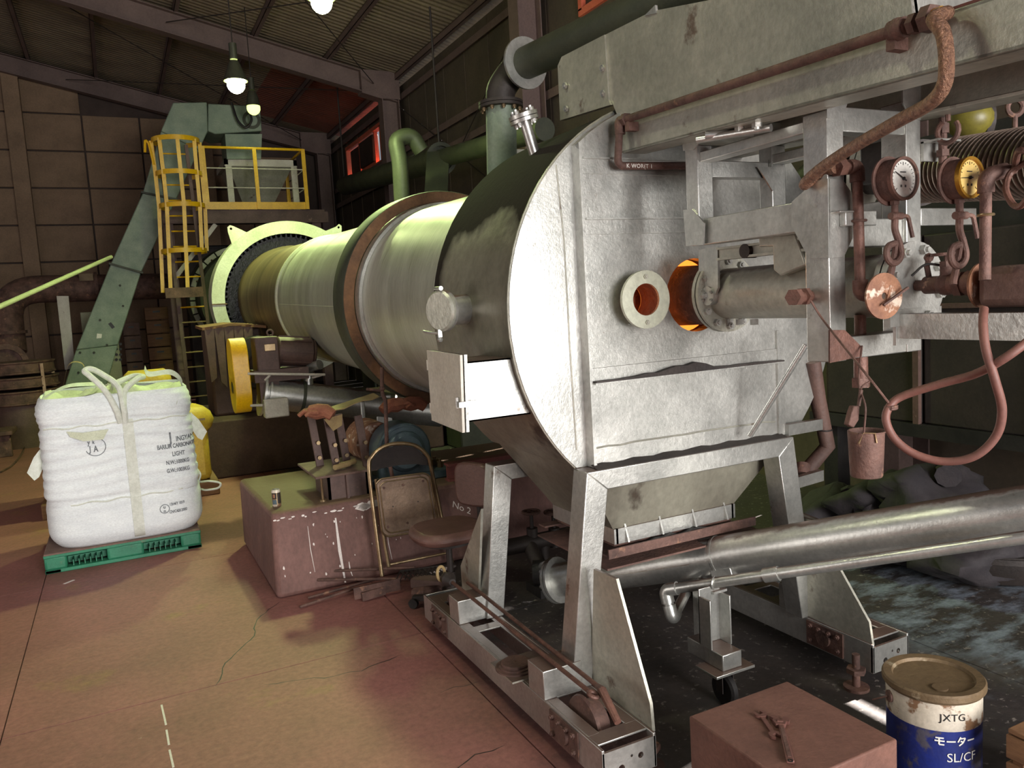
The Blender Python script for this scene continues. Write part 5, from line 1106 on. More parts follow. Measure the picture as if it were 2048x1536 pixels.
def bag_front(u, z):
    h = z-phz; lo, hi = -PI/2-1.0, -PI/2+1.0
    for _ in range(30):
        mid = (lo+hi)/2
        if bag_xy(mid,h)*math.cos(mid) < u: lo = mid
        else: hi = mid
    return V((BC.x+u, BC.y+bag_xy(lo,h)*math.sin(lo), z))
bag = thing('bulk_bag', 'full white woven bulk bag with printed lettering on the pallet', 'bulk bag', BC)
nz_, na = 70, 112; vs = []; fs = []
for i in range(nz_+1):
    h = BH*i/nz_
    for j in range(na):
        th = 2*PI*j/na; r = bag_xy(th, h); vs.append((BC.x+r*math.cos(th), BC.y+r*math.sin(th), BC.z+h-(.05*abs(math.sin(th*2+.4)) if i == nz_ else 0)))
fs = [(i*na+j, i*na+(j+1)%na, (i+1)*na+(j+1)%na, (i+1)*na+j) for i in range(nz_) for j in range(na)]+[tuple(range(na-1,-1,-1))]
part(bag, 'body', M().add(vs, fs), 'bag_cloth', ang=60)
vs = []; fs = []; nr = 12
for i in range(nr+1):
    for j in range(na):
        th = 2*PI*j/na; r = bag_xy(th, BH)*(1-i/nr)*.995; z = BC.z+BH-.05*abs(math.sin(th*2+.4))*(1-i/nr)-.045*math.sin(PI*min(1,i/nr*1.3))+.018*math.sin(th*9+i)+.014*math.sin(i*2.1+th*4)
        vs.append((BC.x+r*math.cos(th), BC.y+r*math.sin(th), z))
fs = [(i*na+j, i*na+(j+1)%na, (i+1)*na+(j+1)%na, (i+1)*na+j) for i in range(nr) for j in range(na)]
part(bag, 'top_flap', M().add(vs, fs), 'bag_lid', ang=60)
def ribbon(pts, wd, side, mt='strap_cloth', name='lifting_loop', th=.006):
    p = smooth(pts, 8); s = V(side).normalized()*wd/2; part(bag, name, M().strip([q-s for q in p], [q+s for q in p], V((0,-th,0))), mt)
zt2 = phz+BH
fr = lambda u, z, d=.006: bag_front(u, z)+V((0,-d,0))
def webbing(pts, r=.021): part(bag, 'lifting_loop', M().path(smooth(pts, 8), r, 10), 'strap_cloth')
webbing([fr(.02,phz+.86), fr(.0,zt2-.12,.015), V((BC.x-.06,6.26,zt2+.02)), V((BC.x-.14,6.30,zt2+.12)), V((BC.x-.17,6.34,zt2+.155)), V((BC.x-.13,6.36,zt2+.165)), V((BC.x-.06,6.34,zt2+.12)), V((BC.x+.03,6.27,zt2+.03)), fr(.05,zt2-.12,.02), fr(.05,phz+.86)])
webbing([fr(.05,zt2-.11,.02), V((BC.x+.07,6.26,zt2+.0)), V((BC.x+.16,6.34,zt2+.07)), V((BC.x+.20,6.42,zt2+.075)), V((BC.x+.14,6.44,zt2+.085)), V((BC.x+.05,6.38,zt2+.06)), V((BC.x+.0,6.34,zt2+.04))])
ribbon([fr(.40,zt2-.12), V((BC.x+.46,6.42,zt2+.0)), V((BC.x+.40,6.6,zt2+.08)), V((BC.x+.25,6.6,zt2+.08)), V((BC.x+.22,6.58,zt2+.13))], .05, (.2,.6,.7))
ribbon([V((BC.x-.46,6.40,zt2-.02)), V((BC.x-.30,6.5,zt2+.05)), V((BC.x-.08,6.6,zt2+.04))], .07, (.2,.9,.3))
ribbon([V((BC.x-.22,7.1,zt2-.05)), V((BC.x-.20,7.15,zt2+.16)), V((BC.x-.30,7.15,zt2+.18)), V((BC.x-.36,7.1,zt2+.0))], .04, (0,1,.2), 'cardboard')
for sg, z_ in ((-1,.62),(1,.76)):
    c = BC+V((sg*.50,-.30,z_+.10)); part(bag, 'side_tie', M().strip([c, c+V((sg*.05,-.02,-.06)), c+V((sg*.10,-.03,-.16))], [c+V((0,0,-.14)), c+V((sg*.03,-.03,-.2)), c+V((sg*.06,-.04,-.22))], (0,.004,0)), 'strap_cloth')
part(bag, 'centre_band', M().strip([fr(.03,phz+.02+.86*i/24,.003) for i in range(25)], [fr(.10,phz+.02+.86*i/24,.003) for i in range(25)], (0,-.003,0)), 'strap_cloth', ang=60)
for z_ in (phz+.32, phz+.86): part(bag, 'girth_seam', M().path([fr(-.46+.92*i/30, z_+.006*math.sin(i), .002) for i in range(31)], .006, 6), 'strap_cloth')
part(bag, 'document_pouch', M().strip([fr(-.32,phz+.84,.012), fr(-.22,phz+.82,.02), fr(-.06,phz+.825,.012)], [fr(-.30,phz+.80,.02), fr(-.22,phz+.765,.05), fr(-.10,phz+.76,.04)], (0,-.003,0)), 'bag_lid')
def on_bag(u0, z0, sx=1.0): return lambda u, v: bag_front(u0+u*sx, z0+v)+V((0,-.0045,0))-BC
def bt(body, u0, z0, size, sp=1.0, sx=.68): part(bag, 'print', text_mesh(body, size, on_bag(u0, z0, sx), 'print', sp, bold=.03), 'bag_ink')
def bagpos(px_, py_): q = AY(px_, py_, 6.235); return (q.x-BC.x)*.94, q.z
u_, z_ = bagpos(345,883); bt('J', u_+.0, z_-.005, .105, 1); 
u_, z_ = bagpos(359,880); bt('INGYAN', u_, z_-.005, .05)
u_, z_ = bagpos(319,899); bt('BARIUM CARBONATE', u_, z_, .043, .92)
u_, z_ = bagpos(351,911); bt('LIGHT', u_, z_-.002, .046)
u_, z_ = bagpos(338,929); bt('N.W.:1000KG', u_, z_, .042, .95)
u_, z_ = bagpos(339,945); bt('G.W.:1003KG', u_, z_, .042, .95)
u_, z_ = bagpos(344,1010); bt('13H4/Y 1019', u_, z_, .030, .95)
u_, z_ = bagpos(344,1024); bt('CN/C420 2000', u_, z_-.004, .030, .95)
def bring(px_, py_, R0, wd, a0=0, a1=360):
    u_, z_ = bagpos(px_, py_); f = on_bag(u_, z_); n = 28; P = [math.radians(a0+(a1-a0)*i/n) for i in range(n+1)]
    me = bpy.data.meshes.new('print'); v_ = [f(R0*math.cos(t), R0*math.sin(t)) for t in P]+[f((R0-wd)*math.cos(t), (R0-wd)*math.sin(t)) for t in P]
    me.from_pydata(v_, [], [(i,i+1,n+2+i,n+1+i) for i in range(n)]); part(bag, 'print', me, 'bag_ink')
bring(334,1016,.034,.005); u_, z_ = bagpos(334,1016); bt('u', u_-.010, z_+.004, .034, 1, 1); bt('n', u_-.010, z_-.026, .034, 1, 1)
bring(188,894,.066,.005,-160,75)
u_, z_ = bagpos(183,903); bt('J', u_-.022, z_, .055); bt('A', u_+.004, z_-.004, .06); bt('y', u_-.03, z_+.05, .05); bt('k', u_+.0, z_+.052, .04)
rp_ = thing('white_rope', 'white rope end looped on the floor at the right of the bulk bag', 'rope', (.52,6.55,.5))
part(rp_, 'rope', M().path(smooth([BC+V((.50,-.2,.42)), BC+V((.53,-.22,.36)), BC+V((.52,-.2,.30)), AY(418,962,6.4), AY(440,966,6.35), AY(436,976,6.35), AY(412,980,6.4), BC+V((.52,-.2,.24))], 8), .008, 8), 'strap_cloth')
# yellow sacks stacked behind
def sack(c, a, b, h, lab, yaw=0):
    c = V(c); m = M(); n = 20; vs = []; L = [(0,.82),(.18,.96),(.5,1.0),(.82,.95),(1,.78)]
    for t, s_ in L:
        for j in range(n):
            th = 2*PI*j/n; cc_, ss_ = math.cos(th), math.sin(th); r = 1/((abs(cc_)**3.4+abs(ss_)**3.4)**(1/3.4))*s_*(1+.02*math.sin(5*th+t*9))
            x, y_ = a*r*cc_, b*r*ss_; vs.append(c+V((x*math.cos(yaw)-y_*math.sin(yaw), x*math.sin(yaw)+y_*math.cos(yaw), h*t+.008*math.sin(3*th))))
    fs = [(i*n+j, i*n+(j+1)%n, (i+1)*n+(j+1)%n, (i+1)*n+j) for i in range(4) for j in range(n)]+[tuple(range(n-1,-1,-1)), tuple(range(4*n,5*n))]
    t_ = thing('yellow_sack', lab, 'sack', c, 'yellow sacks behind the bulk bag'); part(t_, 'sack', m.add(vs, fs), 'yellow_sack', ang=60)
    part(t_, 'end_seam', M().bar(c+V((-a*.8,-b*.9,h*.55)), c+V((a*.8,-b*.9,h*.55)), .01, .02), 'cardboard')
sack((.23,8.6,1.00), .22, .3, .22, 'top yellow sack standing highest behind the bulk bag'); sack((-.02,8.6,.86), .28, .32, .20, 'yellow sack peeking over the middle of the bulk bag')
sack((.45,8.3,.62), .28, .34, .24, 'yellow sack showing at the right side of the bulk bag', .3); sack((-.42,8.5,.80), .30, .32, .24, 'yellow sack behind the left corner of the bulk bag')
pt = thing('sack_pallet', 'pallet of sacks hidden behind the bulk bag', 'pallet', (0,8.5,0)); part(pt, 'load', M().box(-.7,.7,8.1,9.0,.14,.80), 'yellow_sack', bev=.06); part(pt, 'base', M().box(-.75,.75,8.05,9.05,0,.14), 'wood', bev=.01)
fixload = V((.45,8.3,.62))

# ================================================================== feeder with belt guard and motor, left of the kiln
fd = thing('screw_feeder', 'silver screw feeder tube with brown motor and yellow belt guard', 'feeder', (1.2,7.0,0))
t0, t1 = AY(527,786,7.0), AY(760,812,7.0); fdx = (t1-t0).normalized()
part(fd, 'tube', M().cyl(t0, t1+fdx*.6, .135, n=36), 'silver')
part(fd, 'tube_flange', M().ring(t0-fdx*.02, fdx, .10, .20, .02, 36).ring(t0+fdx*.03, fdx, .13, .17, .015, 36), 'silver')
part(fd, 'joint_ring', M().ring(t0.lerp(t1,.30), fdx, .13, .155, .025, 36), 'green_dark')
c = AY(552,815,6.84); part(fd, 'junction_box', M().box(c.x-.10,c.x+.10,c.y-.05,c.y+.06,c.z-.08,c.z+.08), 'white_paint', bev=.012)
c = AY(617,775,6.98); part(fd, 'vent_pipe', M().path(bend([c, c+V((.01,0,.17)), c+V((.09,-.12,.20))], .06), .042, 16).ring(c+V((.01,0,.08)), (0,0,1), .03, .055, .04), 'silver')
c = AY(548,700,7.0)
gm_ = part(fd, 'gear_motor', M().box(c.x-.17,c.x+.02,c.y-.13,c.y+.13,c.z-.17,c.z+.12).cyl(c+V((.02,0,-.01)), c+V((.32,0,-.045)), .125, n=24).cyl(c+V((.32,0,-.045)), c+V((.345,0,-.048)), .115, n=24), 'brown_paint', bev=.02)
part(gm_, 'terminal_box', M().box(c.x-.10,c.x-.01,c.y-.142,c.y-.128,c.z-.0,c.z+.06), 'chrome_old', bev=.004)
part(gm_, 'eye_bolt', M().path(arc(c+V((-.02,0,.15)), (1,0,0), (0,0,1), .025, 0, 360, 16), .008, 8), 'brown_paint')
for i in range(8):
    a = 2*PI*i/8; part(gm_, 'cooling_fin', M().bar(c+V((.05,.128*math.cos(a),-.012+.128*math.sin(a))), c+V((.31,.128*math.cos(a),-.043+.128*math.sin(a))), .012, .014, (0,math.cos(a),math.sin(a))), 'brown_paint')
part(fd, 'motor_base', M().box(c.x-.2,c.x+.25,c.y-.14,c.y+.14,c.z-.26,c.z-.16).box(c.x-.16,c.x+.0,c.y-.10,c.y+.10,c.z-.45,c.z-.26), 'brown_paint')
g_a, g_b = AY(484,692,7.0), AY(470,796,7.0)
gx_ = g_a.x-.02
def oblong(x, r0, r1): return arc((x,7.0,g_a.z-.10), (0,1,0), (0,0,1), r0, 0, 180, 14)+arc((x,7.0,g_b.z+.06), (0,1,0), (0,0,1), r1, 180, 360, 14)
gz_ = part(fd, 'belt_guard', M().prism(oblong(gx_-.09,.17,.19), (.13,0,0)), 'yellow_paint', bev=.006)
part(gz_, 'shaft_hole', M().disc((gx_-.091,6.98,g_b.z+.09), (-1,0,0), .05, .002, 20), 'ink_black')
part(fd, 'guard_stay', M().cyl((gx_+.02,6.82,c.z-.17), (t0.x+.5,6.83,c.z-.24), .011, n=8).cyl((t0.x+.04,6.83,c.z-.20),(t0.x-.0,6.86,t0.z+.12),.010,n=8).cyl((t0.x+.47,6.83,c.z-.24),(t0.x+.40,6.88,t0.z+.10),.010,n=8).cyl((gx_+.02,6.85,t0.z-.08),(t0.x-.02,6.86,t0.z-.09),.011,n=8), 'white_paint')
part(fd, 'stand', M().box(t0.x+.95,t0.x+1.10,6.9,7.1,0,t0.z-.12).box(t0.x+.80,t0.x+.84,6.86,6.90,.0,t0.z-.15), 'silver', bev=.01)
# reduction gear housing behind the guard
rg = thing('gear_housing', 'tall dark brown gear housing draped with sheet behind the yellow guard', 'housing', (1.05,9.4,0))
c0_ = AY(405,655,9.3); c1_ = AY(500,662,9.3)
part(rg, 'body', M().box(c0_.x+.03,c1_.x+.1,9.2,9.9,.62,c0_.z-.03), 'brown_paint', bev=.03)
part(rg, 'cover_sheet', M().strip([V((c0_.x-.02,9.12,c0_.z)), V((c0_.x+.3,9.10,c0_.z+.03)), V((c1_.x+.15,9.12,c0_.z-.02))], [V((c0_.x-.02,9.95,c0_.z+.02)), V((c0_.x+.3,9.95,c0_.z+.04)), V((c1_.x+.15,9.95,c0_.z))], (0,0,-.03)), 'wood')
for i in range(5): part(rg, 'hanging_fold', M().prism([V((c0_.x+.0+.1*i,9.12,c0_.z)), V((c0_.x+.07+.1*i,9.08,c0_.z)), V((c0_.x+.10+.1*i,9.12,c0_.z)), V((c0_.x+.08+.1*i,9.10,c0_.z-.55-.12*(i%2))), V((c0_.x+.02+.1*i,9.12,c0_.z-.6))], (0,.03,0)), 'brown_paint')
part(rg, 'large_wheel', M().lathe([(.10,0),(.28,0),(.30,.03),(.30,.07),(.28,.10),(.10,.10)], (c1_.x+.02,9.15,c0_.z-.42), (0,-1,0), 32), 'dark_iron')

# ================================================================== bucket elevator, hopper platform, ladder
YE_ = 14.3
el = thing('bucket_elevator', 'tall inclined green bucket elevator casing with a boxy head', 'elevator', AY(165,775,YE_))
def EL(a, b, y=YE_): return AY(a, b, y)
secs = [((128,775),(212,775)), ((152,700),(236,690)), ((222,527),(282,546)), ((286,385),(352,400)), ((322,262),(398,300))]
L_ = [EL(*a) for a, b in secs]; R_ = [EL(*b) for a, b in secs]
for i in range(len(secs)-1): part(el, 'casing_section', M().prism([L_[i], R_[i], R_[i+1], L_[i+1]], (0,.75,0)), 'green_paint', bev=.015)
for i in (2, 3): part(el, 'joint_flange', M().bar(L_[i]+V((-.03,.3,0)), R_[i]+V((.03,.3,0)), .72, .03), 'green_dark')
part(el, 'head', M().prism([EL(322,262), EL(346,205), EL(414,204), EL(416,262), EL(398,300)], (0,.8,0)), 'green_paint', bev=.015)
part(el, 'head_box', M().prism([EL(416,207), EL(520,212), EL(524,262), EL(430,268), EL(416,262)], (0,.8,0)), 'green_paint', bev=.015)
part(el, 'discharge_chute', M().prism([EL(450,268), EL(524,268), EL(522,318), EL(454,318)], (0,.6,0)), 'green_paint')
c = EL(503,240); part(el, 'inspection_cover', M().ring(c, (0,-1,0), .10, .15, .02, 24), 'green_dark')
part(el, 'slot', M().bar(EL(219,646,YE_-.004), EL(227,656,YE_-.004), .05, .006, (0,1,0)), 'ink_black'); part(el, 'sticker', M().prism([EL(194,667,YE_-.006), EL(204,668,YE_-.006), EL(203,676,YE_-.006), EL(193,677,YE_-.006)], (0,.004,0)), 'can_ink')
bolts(el, [EL(a,b,YE_) for a,b in ((240,571),(246,612),(157,745),(192,745),(160,705),(188,705),(200,640),(214,690))], (0,-1,0), .02, .02, 'green_dark')
part(el, 'power_cable', M().path(smooth([EL(463,205,14.2), EL(475,240,14.15), EL(492,255,14.1), EL(503,240,14.1), EL(498,222,14.1)], 6), .02, 6), 'black_iron')
YP_ = 13.9
pf = thing('feed_platform', 'brown steel platform with yellow guard rail above the kiln end', 'platform', AY(520,430,YP_))
A_, B_ = AY(415,418,YP_), AY(612,415,YP_)
zp = A_.z
part(pf, 'deck', M().box(A_.x-.70,B_.x+.3,YP_-.05,YP_+1.6,zp-.08,zp-.02), 'brown_paint'); part(pf, 'edge_beam', M().box(A_.x-.70,B_.x+.35,YP_-.08,YP_-.02,zp-.24,zp-.06), 'brown_paint')
part(pf, 'toe_board', M().box(A_.x,B_.x,YP_-.1,YP_-.085,zp-.02,zp+.10), 'yellow_paint')
for a in (0, .5, 1):
    p = V((A_.x+(B_.x-A_.x)*a, YP_-.1, zp)); part(pf, 'rail_post', M().box(p.x-.03,p.x+.03,p.y-.03,p.y,zp-.02,zp+.98), 'yellow_paint')
part(pf, 'rail_post', M().box(B_.x-.12,B_.x-.06,YP_+.9,YP_+.95,zp,zp+.98), 'yellow_paint')
for h_, t_ in ((.97,.022),(.64,.010),(.33,.010)): part(pf, 'rail', M().cyl((A_.x,YP_-.1,zp+h_), (B_.x,YP_-.1,zp+h_), t_, n=8).cyl((B_.x,YP_-.1,zp+h_), (B_.x,YP_+1.2,zp+h_), t_, n=8), 'yellow_paint' if h_ > .9 else 'white_paint')
for x in (A_.x-.62, B_.x+.15):
    part(pf, 'column', hbeam(M(), (x,YP_+.05,0), (x,YP_+.05,zp-.24), .15, .15, up=(0,1,0)), 'brown_paint')
part(pf, 'brace', M().bar((A_.x-.60,YP_,zp-1.1), (A_.x+.1,YP_,zp-.25), .07, .07), 'white_paint')
hp_ = thing('feed_hopper', 'grey sheet hopper in a pale frame behind the yellow rail', 'hopper', AY(520,412,14.4))
q = [AY(a,b,14.4) for a,b in ((456,330),(586,330),(552,410),(496,410))]
part(hp_, 'cone', M().add([q[0],q[1],q[1]+V((0,1.1,0)),q[0]+V((0,1.1,0)),q[3]+V((0,.4,0)),q[2]+V((0,.4,0)),q[2]+V((0,.7,0)),q[3]+V((0,.7,0))], [(0,1,5,4),(1,2,6,5),(2,3,7,6),(3,0,4,7)]), 'silver_worn')
part(hp_, 'rim', M().box(q[0].x-.06,q[1].x+.06,14.36,14.44,q[0].z-.02,q[0].z+.10).box(q[0].x-.06,q[0].x,14.36,15.5,q[0].z,q[0].z+.10).box(q[1].x,q[1].x+.06,14.36,15.5,q[0].z,q[0].z+.10), 'white_paint')
for x in (q[0].x, q[1].x-.0): part(hp_, 'leg', M().bar((x,14.38,zp), (x,14.38,q[0].z), .10, .06, (0,1,0)), 'white_paint')
YL = 13.4
ld = thing('caged_ladder', 'yellow safety-cage ladder in front of the green elevator', 'ladder', AY(395,745,YL))
la, lb = AY(318,290,YL), AY(376,760,YL); ra_, rb_ = AY(372,290,YL), AY(432,760,YL)
part(ld, 'stile', M().bar(la, V((lb.x,YL,0)), .05, .05, (0,1,0)), 'brown_paint'); part(ld, 'stile', M().bar(ra_, V((rb_.x,YL,0)), .05, .05, (0,1,0)), 'brown_paint')
for i in range(18):
    z = .25+.235*i; f = (z)/(la.z)
    xL = lb.x+(la.x-lb.x)*f; xR = rb_.x+(ra_.x-rb_.x)*f
    part(ld, 'rung', M().cyl((xL,YL,z), (xR,YL,z), .012, n=8), 'yellow_paint' if z > 1.8 else 'cardboard')
hoops = []
for (xa, xb, py_, tilt) in ((302,399,283,0),(311,404,349,0),(318,410,413,0),(322,414,503,0)):
    a, b = AY(xa,py_,YL), AY(xb,py_,YL); c = (a+b)/2; rr = (b.x-a.x)/2; P = arc(c, (1,0,0), (0,-1,0), rr, -60, 240, 26); hoops.append((c, rr))
    part(ld, 'cage_hoop', M().strip([p+V((0,0,-.035)) for p in P], [p+V((0,0,.035)) for p in P], (0,-.012,0)), 'yellow_paint')
bot = [AY(338,585,YL), AY(400,585,YL)]
for a in (0, 45, 90, 135, 180):
    pts_ = [c+V((rr*math.cos(math.radians(a)), -rr*math.sin(math.radians(a)), 0)) for c, rr in hoops]
    if a in (90, 135, 180): pts_.append(pts_[-1]+(pts_[-1]-pts_[-2])*.9)
    m = M()
    for i in range(len(pts_)-1): m.bar(pts_[i], pts_[i+1], .055, .012, (0,1,0))
    part(ld, 'cage_strap', m, 'yellow_paint')
part(ld, 'grab_rail', M().path(bend([AY(290,305,YL), AY(290,280,YL), AY(297,285,YL), AY(308,330,YL)], .05), .02, 8), 'yellow_paint')
part(ld, 'cage_foot', M().box(bot[0].x-.08,bot[1].x+.0,YL-.5,YL-.4,bot[0].z-.1,bot[0].z+.05), 'rust')

# ================================================================== clutter along the back wall
dp2 = thing('dust_pipe', 'wide brown pipe with a big elbow along the back wall', 'pipe', AY(20,720,15.5))
r_ = .23; e_ = [AY(345,572,15.8), AY(45,575,15.5), AY(12,620,15.3), AY(22,705,15.2)]
part(dp2, 'pipe', M().path(bend([e_[0], AY(8,580,15.5), e_[3]], .55, 10), r_, 24), 'rust')
part(dp2, 'collar', M().ring(AY(190,575,15.65), (1,.02,0), r_, r_+.04, .05).ring(e_[3]+V((0,0,.3)), (0,0,1), r_, r_+.04, .05), 'rust')
c = AY(12,727,14.2); part(dp2, 'end_flange', M().ring(c, (.15,-1,0), .22, .30, .06, 30).disc(c+V((0,.05,0)), (.15,-1,0), .22, .02, 30), 'rust')
part(dp2, 'tag_plate', M().box(AY(158,553,15.38).x, AY(186,553,15.38).x, 15.37, 15.38, AY(158,562,15.38).z, AY(158,548,15.38).z), 'can_lid')
part(dp2, 'support', M().box(e_[3].x-.1,e_[3].x+.1,15.1,15.3,0,e_[3].z), 'brown_paint')
sv = thing('round_sieve', 'stack of round brown sieve drums below the big pipe elbow', 'sieve', AZ(50,872))
c = V((AY(48,800,13.6).x,13.6,0)); zb0 = AY(48,880,13.6).z
for k, (rr, z0_, h_) in enumerate(((.46,.62,.20),(.47,.86,.16),(.44,1.06,.18))): part(sv, 'drum', M().lathe([(0,0),(rr,0),(rr+.02,.01),(rr+.02,.03),(rr,.04),(rr,h_-.03),(rr+.02,h_-.02),(rr+.02,h_),(rr-.02,h_),(0,h_-.01)], c+V((0,0,z0_)), (0,0,1), 36), 'rust')
part(sv, 'base', M().cyl(c, c+V((0,0,.62)), .42, .40, n=30), 'brown_paint')
for a in (.6, 2.2, 3.8, 5.4): part(sv, 'clamp', M().bar(c+V((.48*math.cos(a),.48*math.sin(a),.7)), c+V((.48*math.cos(a),.48*math.sin(a),1.2)), .04, .03), 'chrome_old')
wp = single('leaning_board', M().prism([AY(113,592,15.2), AY(137,592,15.2), AY(150,735,15.2), AY(130,740,15.2)], (0,.08,0)), 'white_paint', 'leaning pale scuffed board left of the elevator foot', 'board', AY(135,740,15.2))
sp_ = single('spare_pole', M().cyl(AY(-20,622,9.0), AY(222,514,12.0), .026, n=12), 'pale_panel', 'long pale pole slanting up across the left edge', 'pole', AY(-20,622,9.0))
pn = thing('control_panel', 'pale switch panel with dark knobs behind the elevator foot', 'panel', AY(210,770,15.6))
a, b = AY(160,625,15.6), AY(248,775,15.6)
part(pn, 'cabinet', M().box(a.x,b.x,15.6,15.9,0,a.z), 'pale_panel', bev=.01)
for px_, py_ in [(x, y_) for x in (219,226,233,241) for y_ in (688,698,709,719)]+[(219,733)]: part(pn, 'knob', M().disc(AY(px_,py_,15.6), (0,-1,0), .024, .03, 10), 'ink_black')
def crates(px0_, px1_, ptop, n, y_, lab, mt):
    a, b = AY(px0_,ptop,y_), AY(px1_,ptop,y_); hh = a.z/n; w_ = b.x-a.x
    for k in range(n):
        t_ = thing('wooden_box', lab[k] if isinstance(lab, list) else lab, 'box', (a.x+w_/2,y_+.2,hh*k), 'boxes stacked behind the elevator')
        part(t_, 'box', M().box(a.x,b.x,y_,y_+.5,hh*k+.004,hh*(k+1)-.012), mt, bev=.01)
        part(t_, 'handle_slot', M().box(a.x+w_*.35,a.x+w_*.65,y_-.004,y_+.002,hh*(k+.55),hh*(k+.68)), 'ink_black')
        for s_ in (.02, .94): part(t_, 'end_batten', M().box(a.x+w_*s_,a.x+w_*(s_+.05),y_-.015,y_,hh*k+.01,hh*(k+1)-.02), mt)
order = ['lowest','second lowest','third from the bottom','fourth from the bottom','fifth from the bottom','sixth from the bottom','seventh from the bottom','topmost']
crates(288,335,614,8,16.0, [f'brown wooden box {o_} in the taller stack beside the ladder' for o_ in order], 'wood')
crates(244,278,645,7,16.2, [f'grey-brown box {o_} in the shorter stack by the switch panel' for o_ in order[:6]+['topmost']], 'brown_dust')
lft = thing('floor_stand', 'low rusty steel stand at the left edge of the frame', 'stand', AZ(0,910)); a = AZ(5,915); part(lft, 'frame', M().box(a.x-.5,a.x+.12,a.y,a.y+.08,.0,.30).box(a.x-.5,a.x+.16,a.y-.1,a.y+.5,.30,.36), 'rust', bev=.01)
cbl = single('floor_cable', M().path(smooth([AZ(0,945,.01), AZ(25,930,.01), AZ(45,905,.01), AZ(52,885,.01)], 6), .012, 8), 'rust', 'thin cable curving over the floor at the left edge', 'cable', AZ(0,945))

# ================================================================== pipes and plant behind the kiln
gd_ = thing('green_duct', 'long dark green duct pipe rising over the hood toward the roof', 'pipe', (2.1,4.2,2.5))
d0 = AY(1052,126,4.05); d1 = AY(1415,-40,2.7); v0 = AY(1002,215,4.2); v1 = V((v0.x-.02,4.25,1.9))
dd_ = (d1-d0).normalized()
part(gd_, 'duct', M().cyl(d0, d1+dd_*.6, .088, n=28), 'green_dark')
part(gd_, 'duct_flange', M().ring(d0-dd_*.012, dd_, .085, .142, .016, 36), 'silver')
_, du, dv = frame_of(dd_); bolts(gd_, [d0-dd_*.013+(du*math.cos(a_)+dv*math.sin(a_))*.118 for a_ in [2*PI*i/12 for i in range(12)]], -dd_, .013, .012, 'dark_iron')
part(gd_, 'elbow', M().path(smooth([v0+V((0,0,.02)), v0+V((.005,-.01,.10)), d0-dd_*.12+V((0,0,-.01)), d0-dd_*.01], 7), .084, 24), 'dark_iron')
part(gd_, 'riser', M().cyl(v1, v0, .088, .088, n=28), 'green_paint')
part(gd_, 'riser_flange', M().ring(v0-V((0,0,.005)), (0,0,1), .08, .128, .016, 32).ring(v0+V((0,0,.014)), (0,0,1), .08, .128, .016, 32), 'dark_iron')
bolts(gd_, [v0+V((.108*math.cos(a_), .108*math.sin(a_), -.006)) for a_ in [2*PI*i/10 for i in range(10)]], (0,0,-1), .012, .014, 'chrome_old')
part(gd_, 'stay', M().bar(v0+V((.06,.05,-.25)), v0+V((.5,.05,-.25)), .03, .05), 'silver_worn')
bp_ = thing('vent_pipe', 'mossy bent vent pipe standing up behind the riding ring', 'pipe', AX(805,400,3.2))
p_ = [AX(806,430,3.2), AX(800,330,3.2), AX(794,283,3.2)]; part(bp_, 'pipe', M().path(smooth([p_[0]-V((0,0,1.2)), p_[0], p_[1], p_[2], p_[2]+V((.18,0,.06)), p_[2]+V((.3,.0,-.10))], 8), .095, 16), 'green_dark')
wpz = thing('wall_main', 'thick dark green pipe running along the side wall', 'pipe', (4.3,11,2.9)); a, b = AX(690,372,4.2), AX(880,318,4.2)
part(wpz, 'pipe', M().cyl(a, b, .17, n=24).cyl(b, b+(b-a)*.6, .12, n=20), 'green_dark'); part(wpz, 'collar', M().ring(b, b-a, .17, .22, .06, 28), 'green_dark'); part(wpz, 'strut', M().bar(b+V((-.1,-.2,.05)), b+V((-.5,-.9,-1.0)), .30, .04, (0,0,1)), 'green_dark')
part(wpz, 'hanger', M().cyl(a+V((0,0,.15)), a+V((0,0,2.0)), .015, n=6).cyl(b+V((0,0,.15)), b+V((0,0,2.0)), .015, n=6), 'dark_iron')
gc = thing('green_cabinets', 'row of dark green steel cabinets behind the kiln drum', 'cabinet', (3.6,9,0))
yy = 8.4
for k in range(5):
    cb_ = part(gc, 'cabinet', M().box(3.45,4.05,yy,yy+.78,0,2.62), 'green_dark', bev=.02); part(cb_, 'door_edge', M().box(3.435,3.45,yy+.02,yy+.07,.3,2.58), 'green_paint'); part(cb_, 'top_plate', M().box(3.43,4.07,yy-.01,yy+.79,2.62,2.66), 'pale_panel' if k in (0,1) else 'green_dark'); yy += .80
# ------------------------------------------------------------------ right-hand side behind the burner
el2 = thing('air_elbow', 'dark round air duct elbow with bolted flange behind the burner frame', 'duct', (2.95,2.6,1.9))
f0 = AY(1722,345,2.42); f1 = AY(1850,346,2.18)
part(el2, 'elbow', M().path(smooth([f0+V((-.03,.03,0)), AY(1650,352,2.62), AY(1600,400,2.85), AY(1590,470,2.95)], 8), [.10]*25, 24), 'dark_iron')
part(el2, 'flange', M().disc(f0, (f1-f0), .152, .018, 36).disc(f0+(f1-f0).normalized()*.024, (f1-f0), .152, .018, 36), 'silver_worn')
fdv, fu, fv = frame_of(f0-f1); bolts(el2, [f0+(fu*math.cos(a_)+fv*math.sin(a_))*.122 for a_ in [2*PI*i/8+.2 for i in range(8)]], f0-f1, .016, .016, 'chrome_old')
bl = thing('bellows', 'ribbed metal bellows pipe on the right behind the gauges', 'bellows', (2.9,1.9,2.0))
e0_, e1_ = AD(1842,346,3.15), AD(2260,306,2.2); pr_ = []
Lb = (e1_-e0_).length
nr_ = int(Lb/.027)
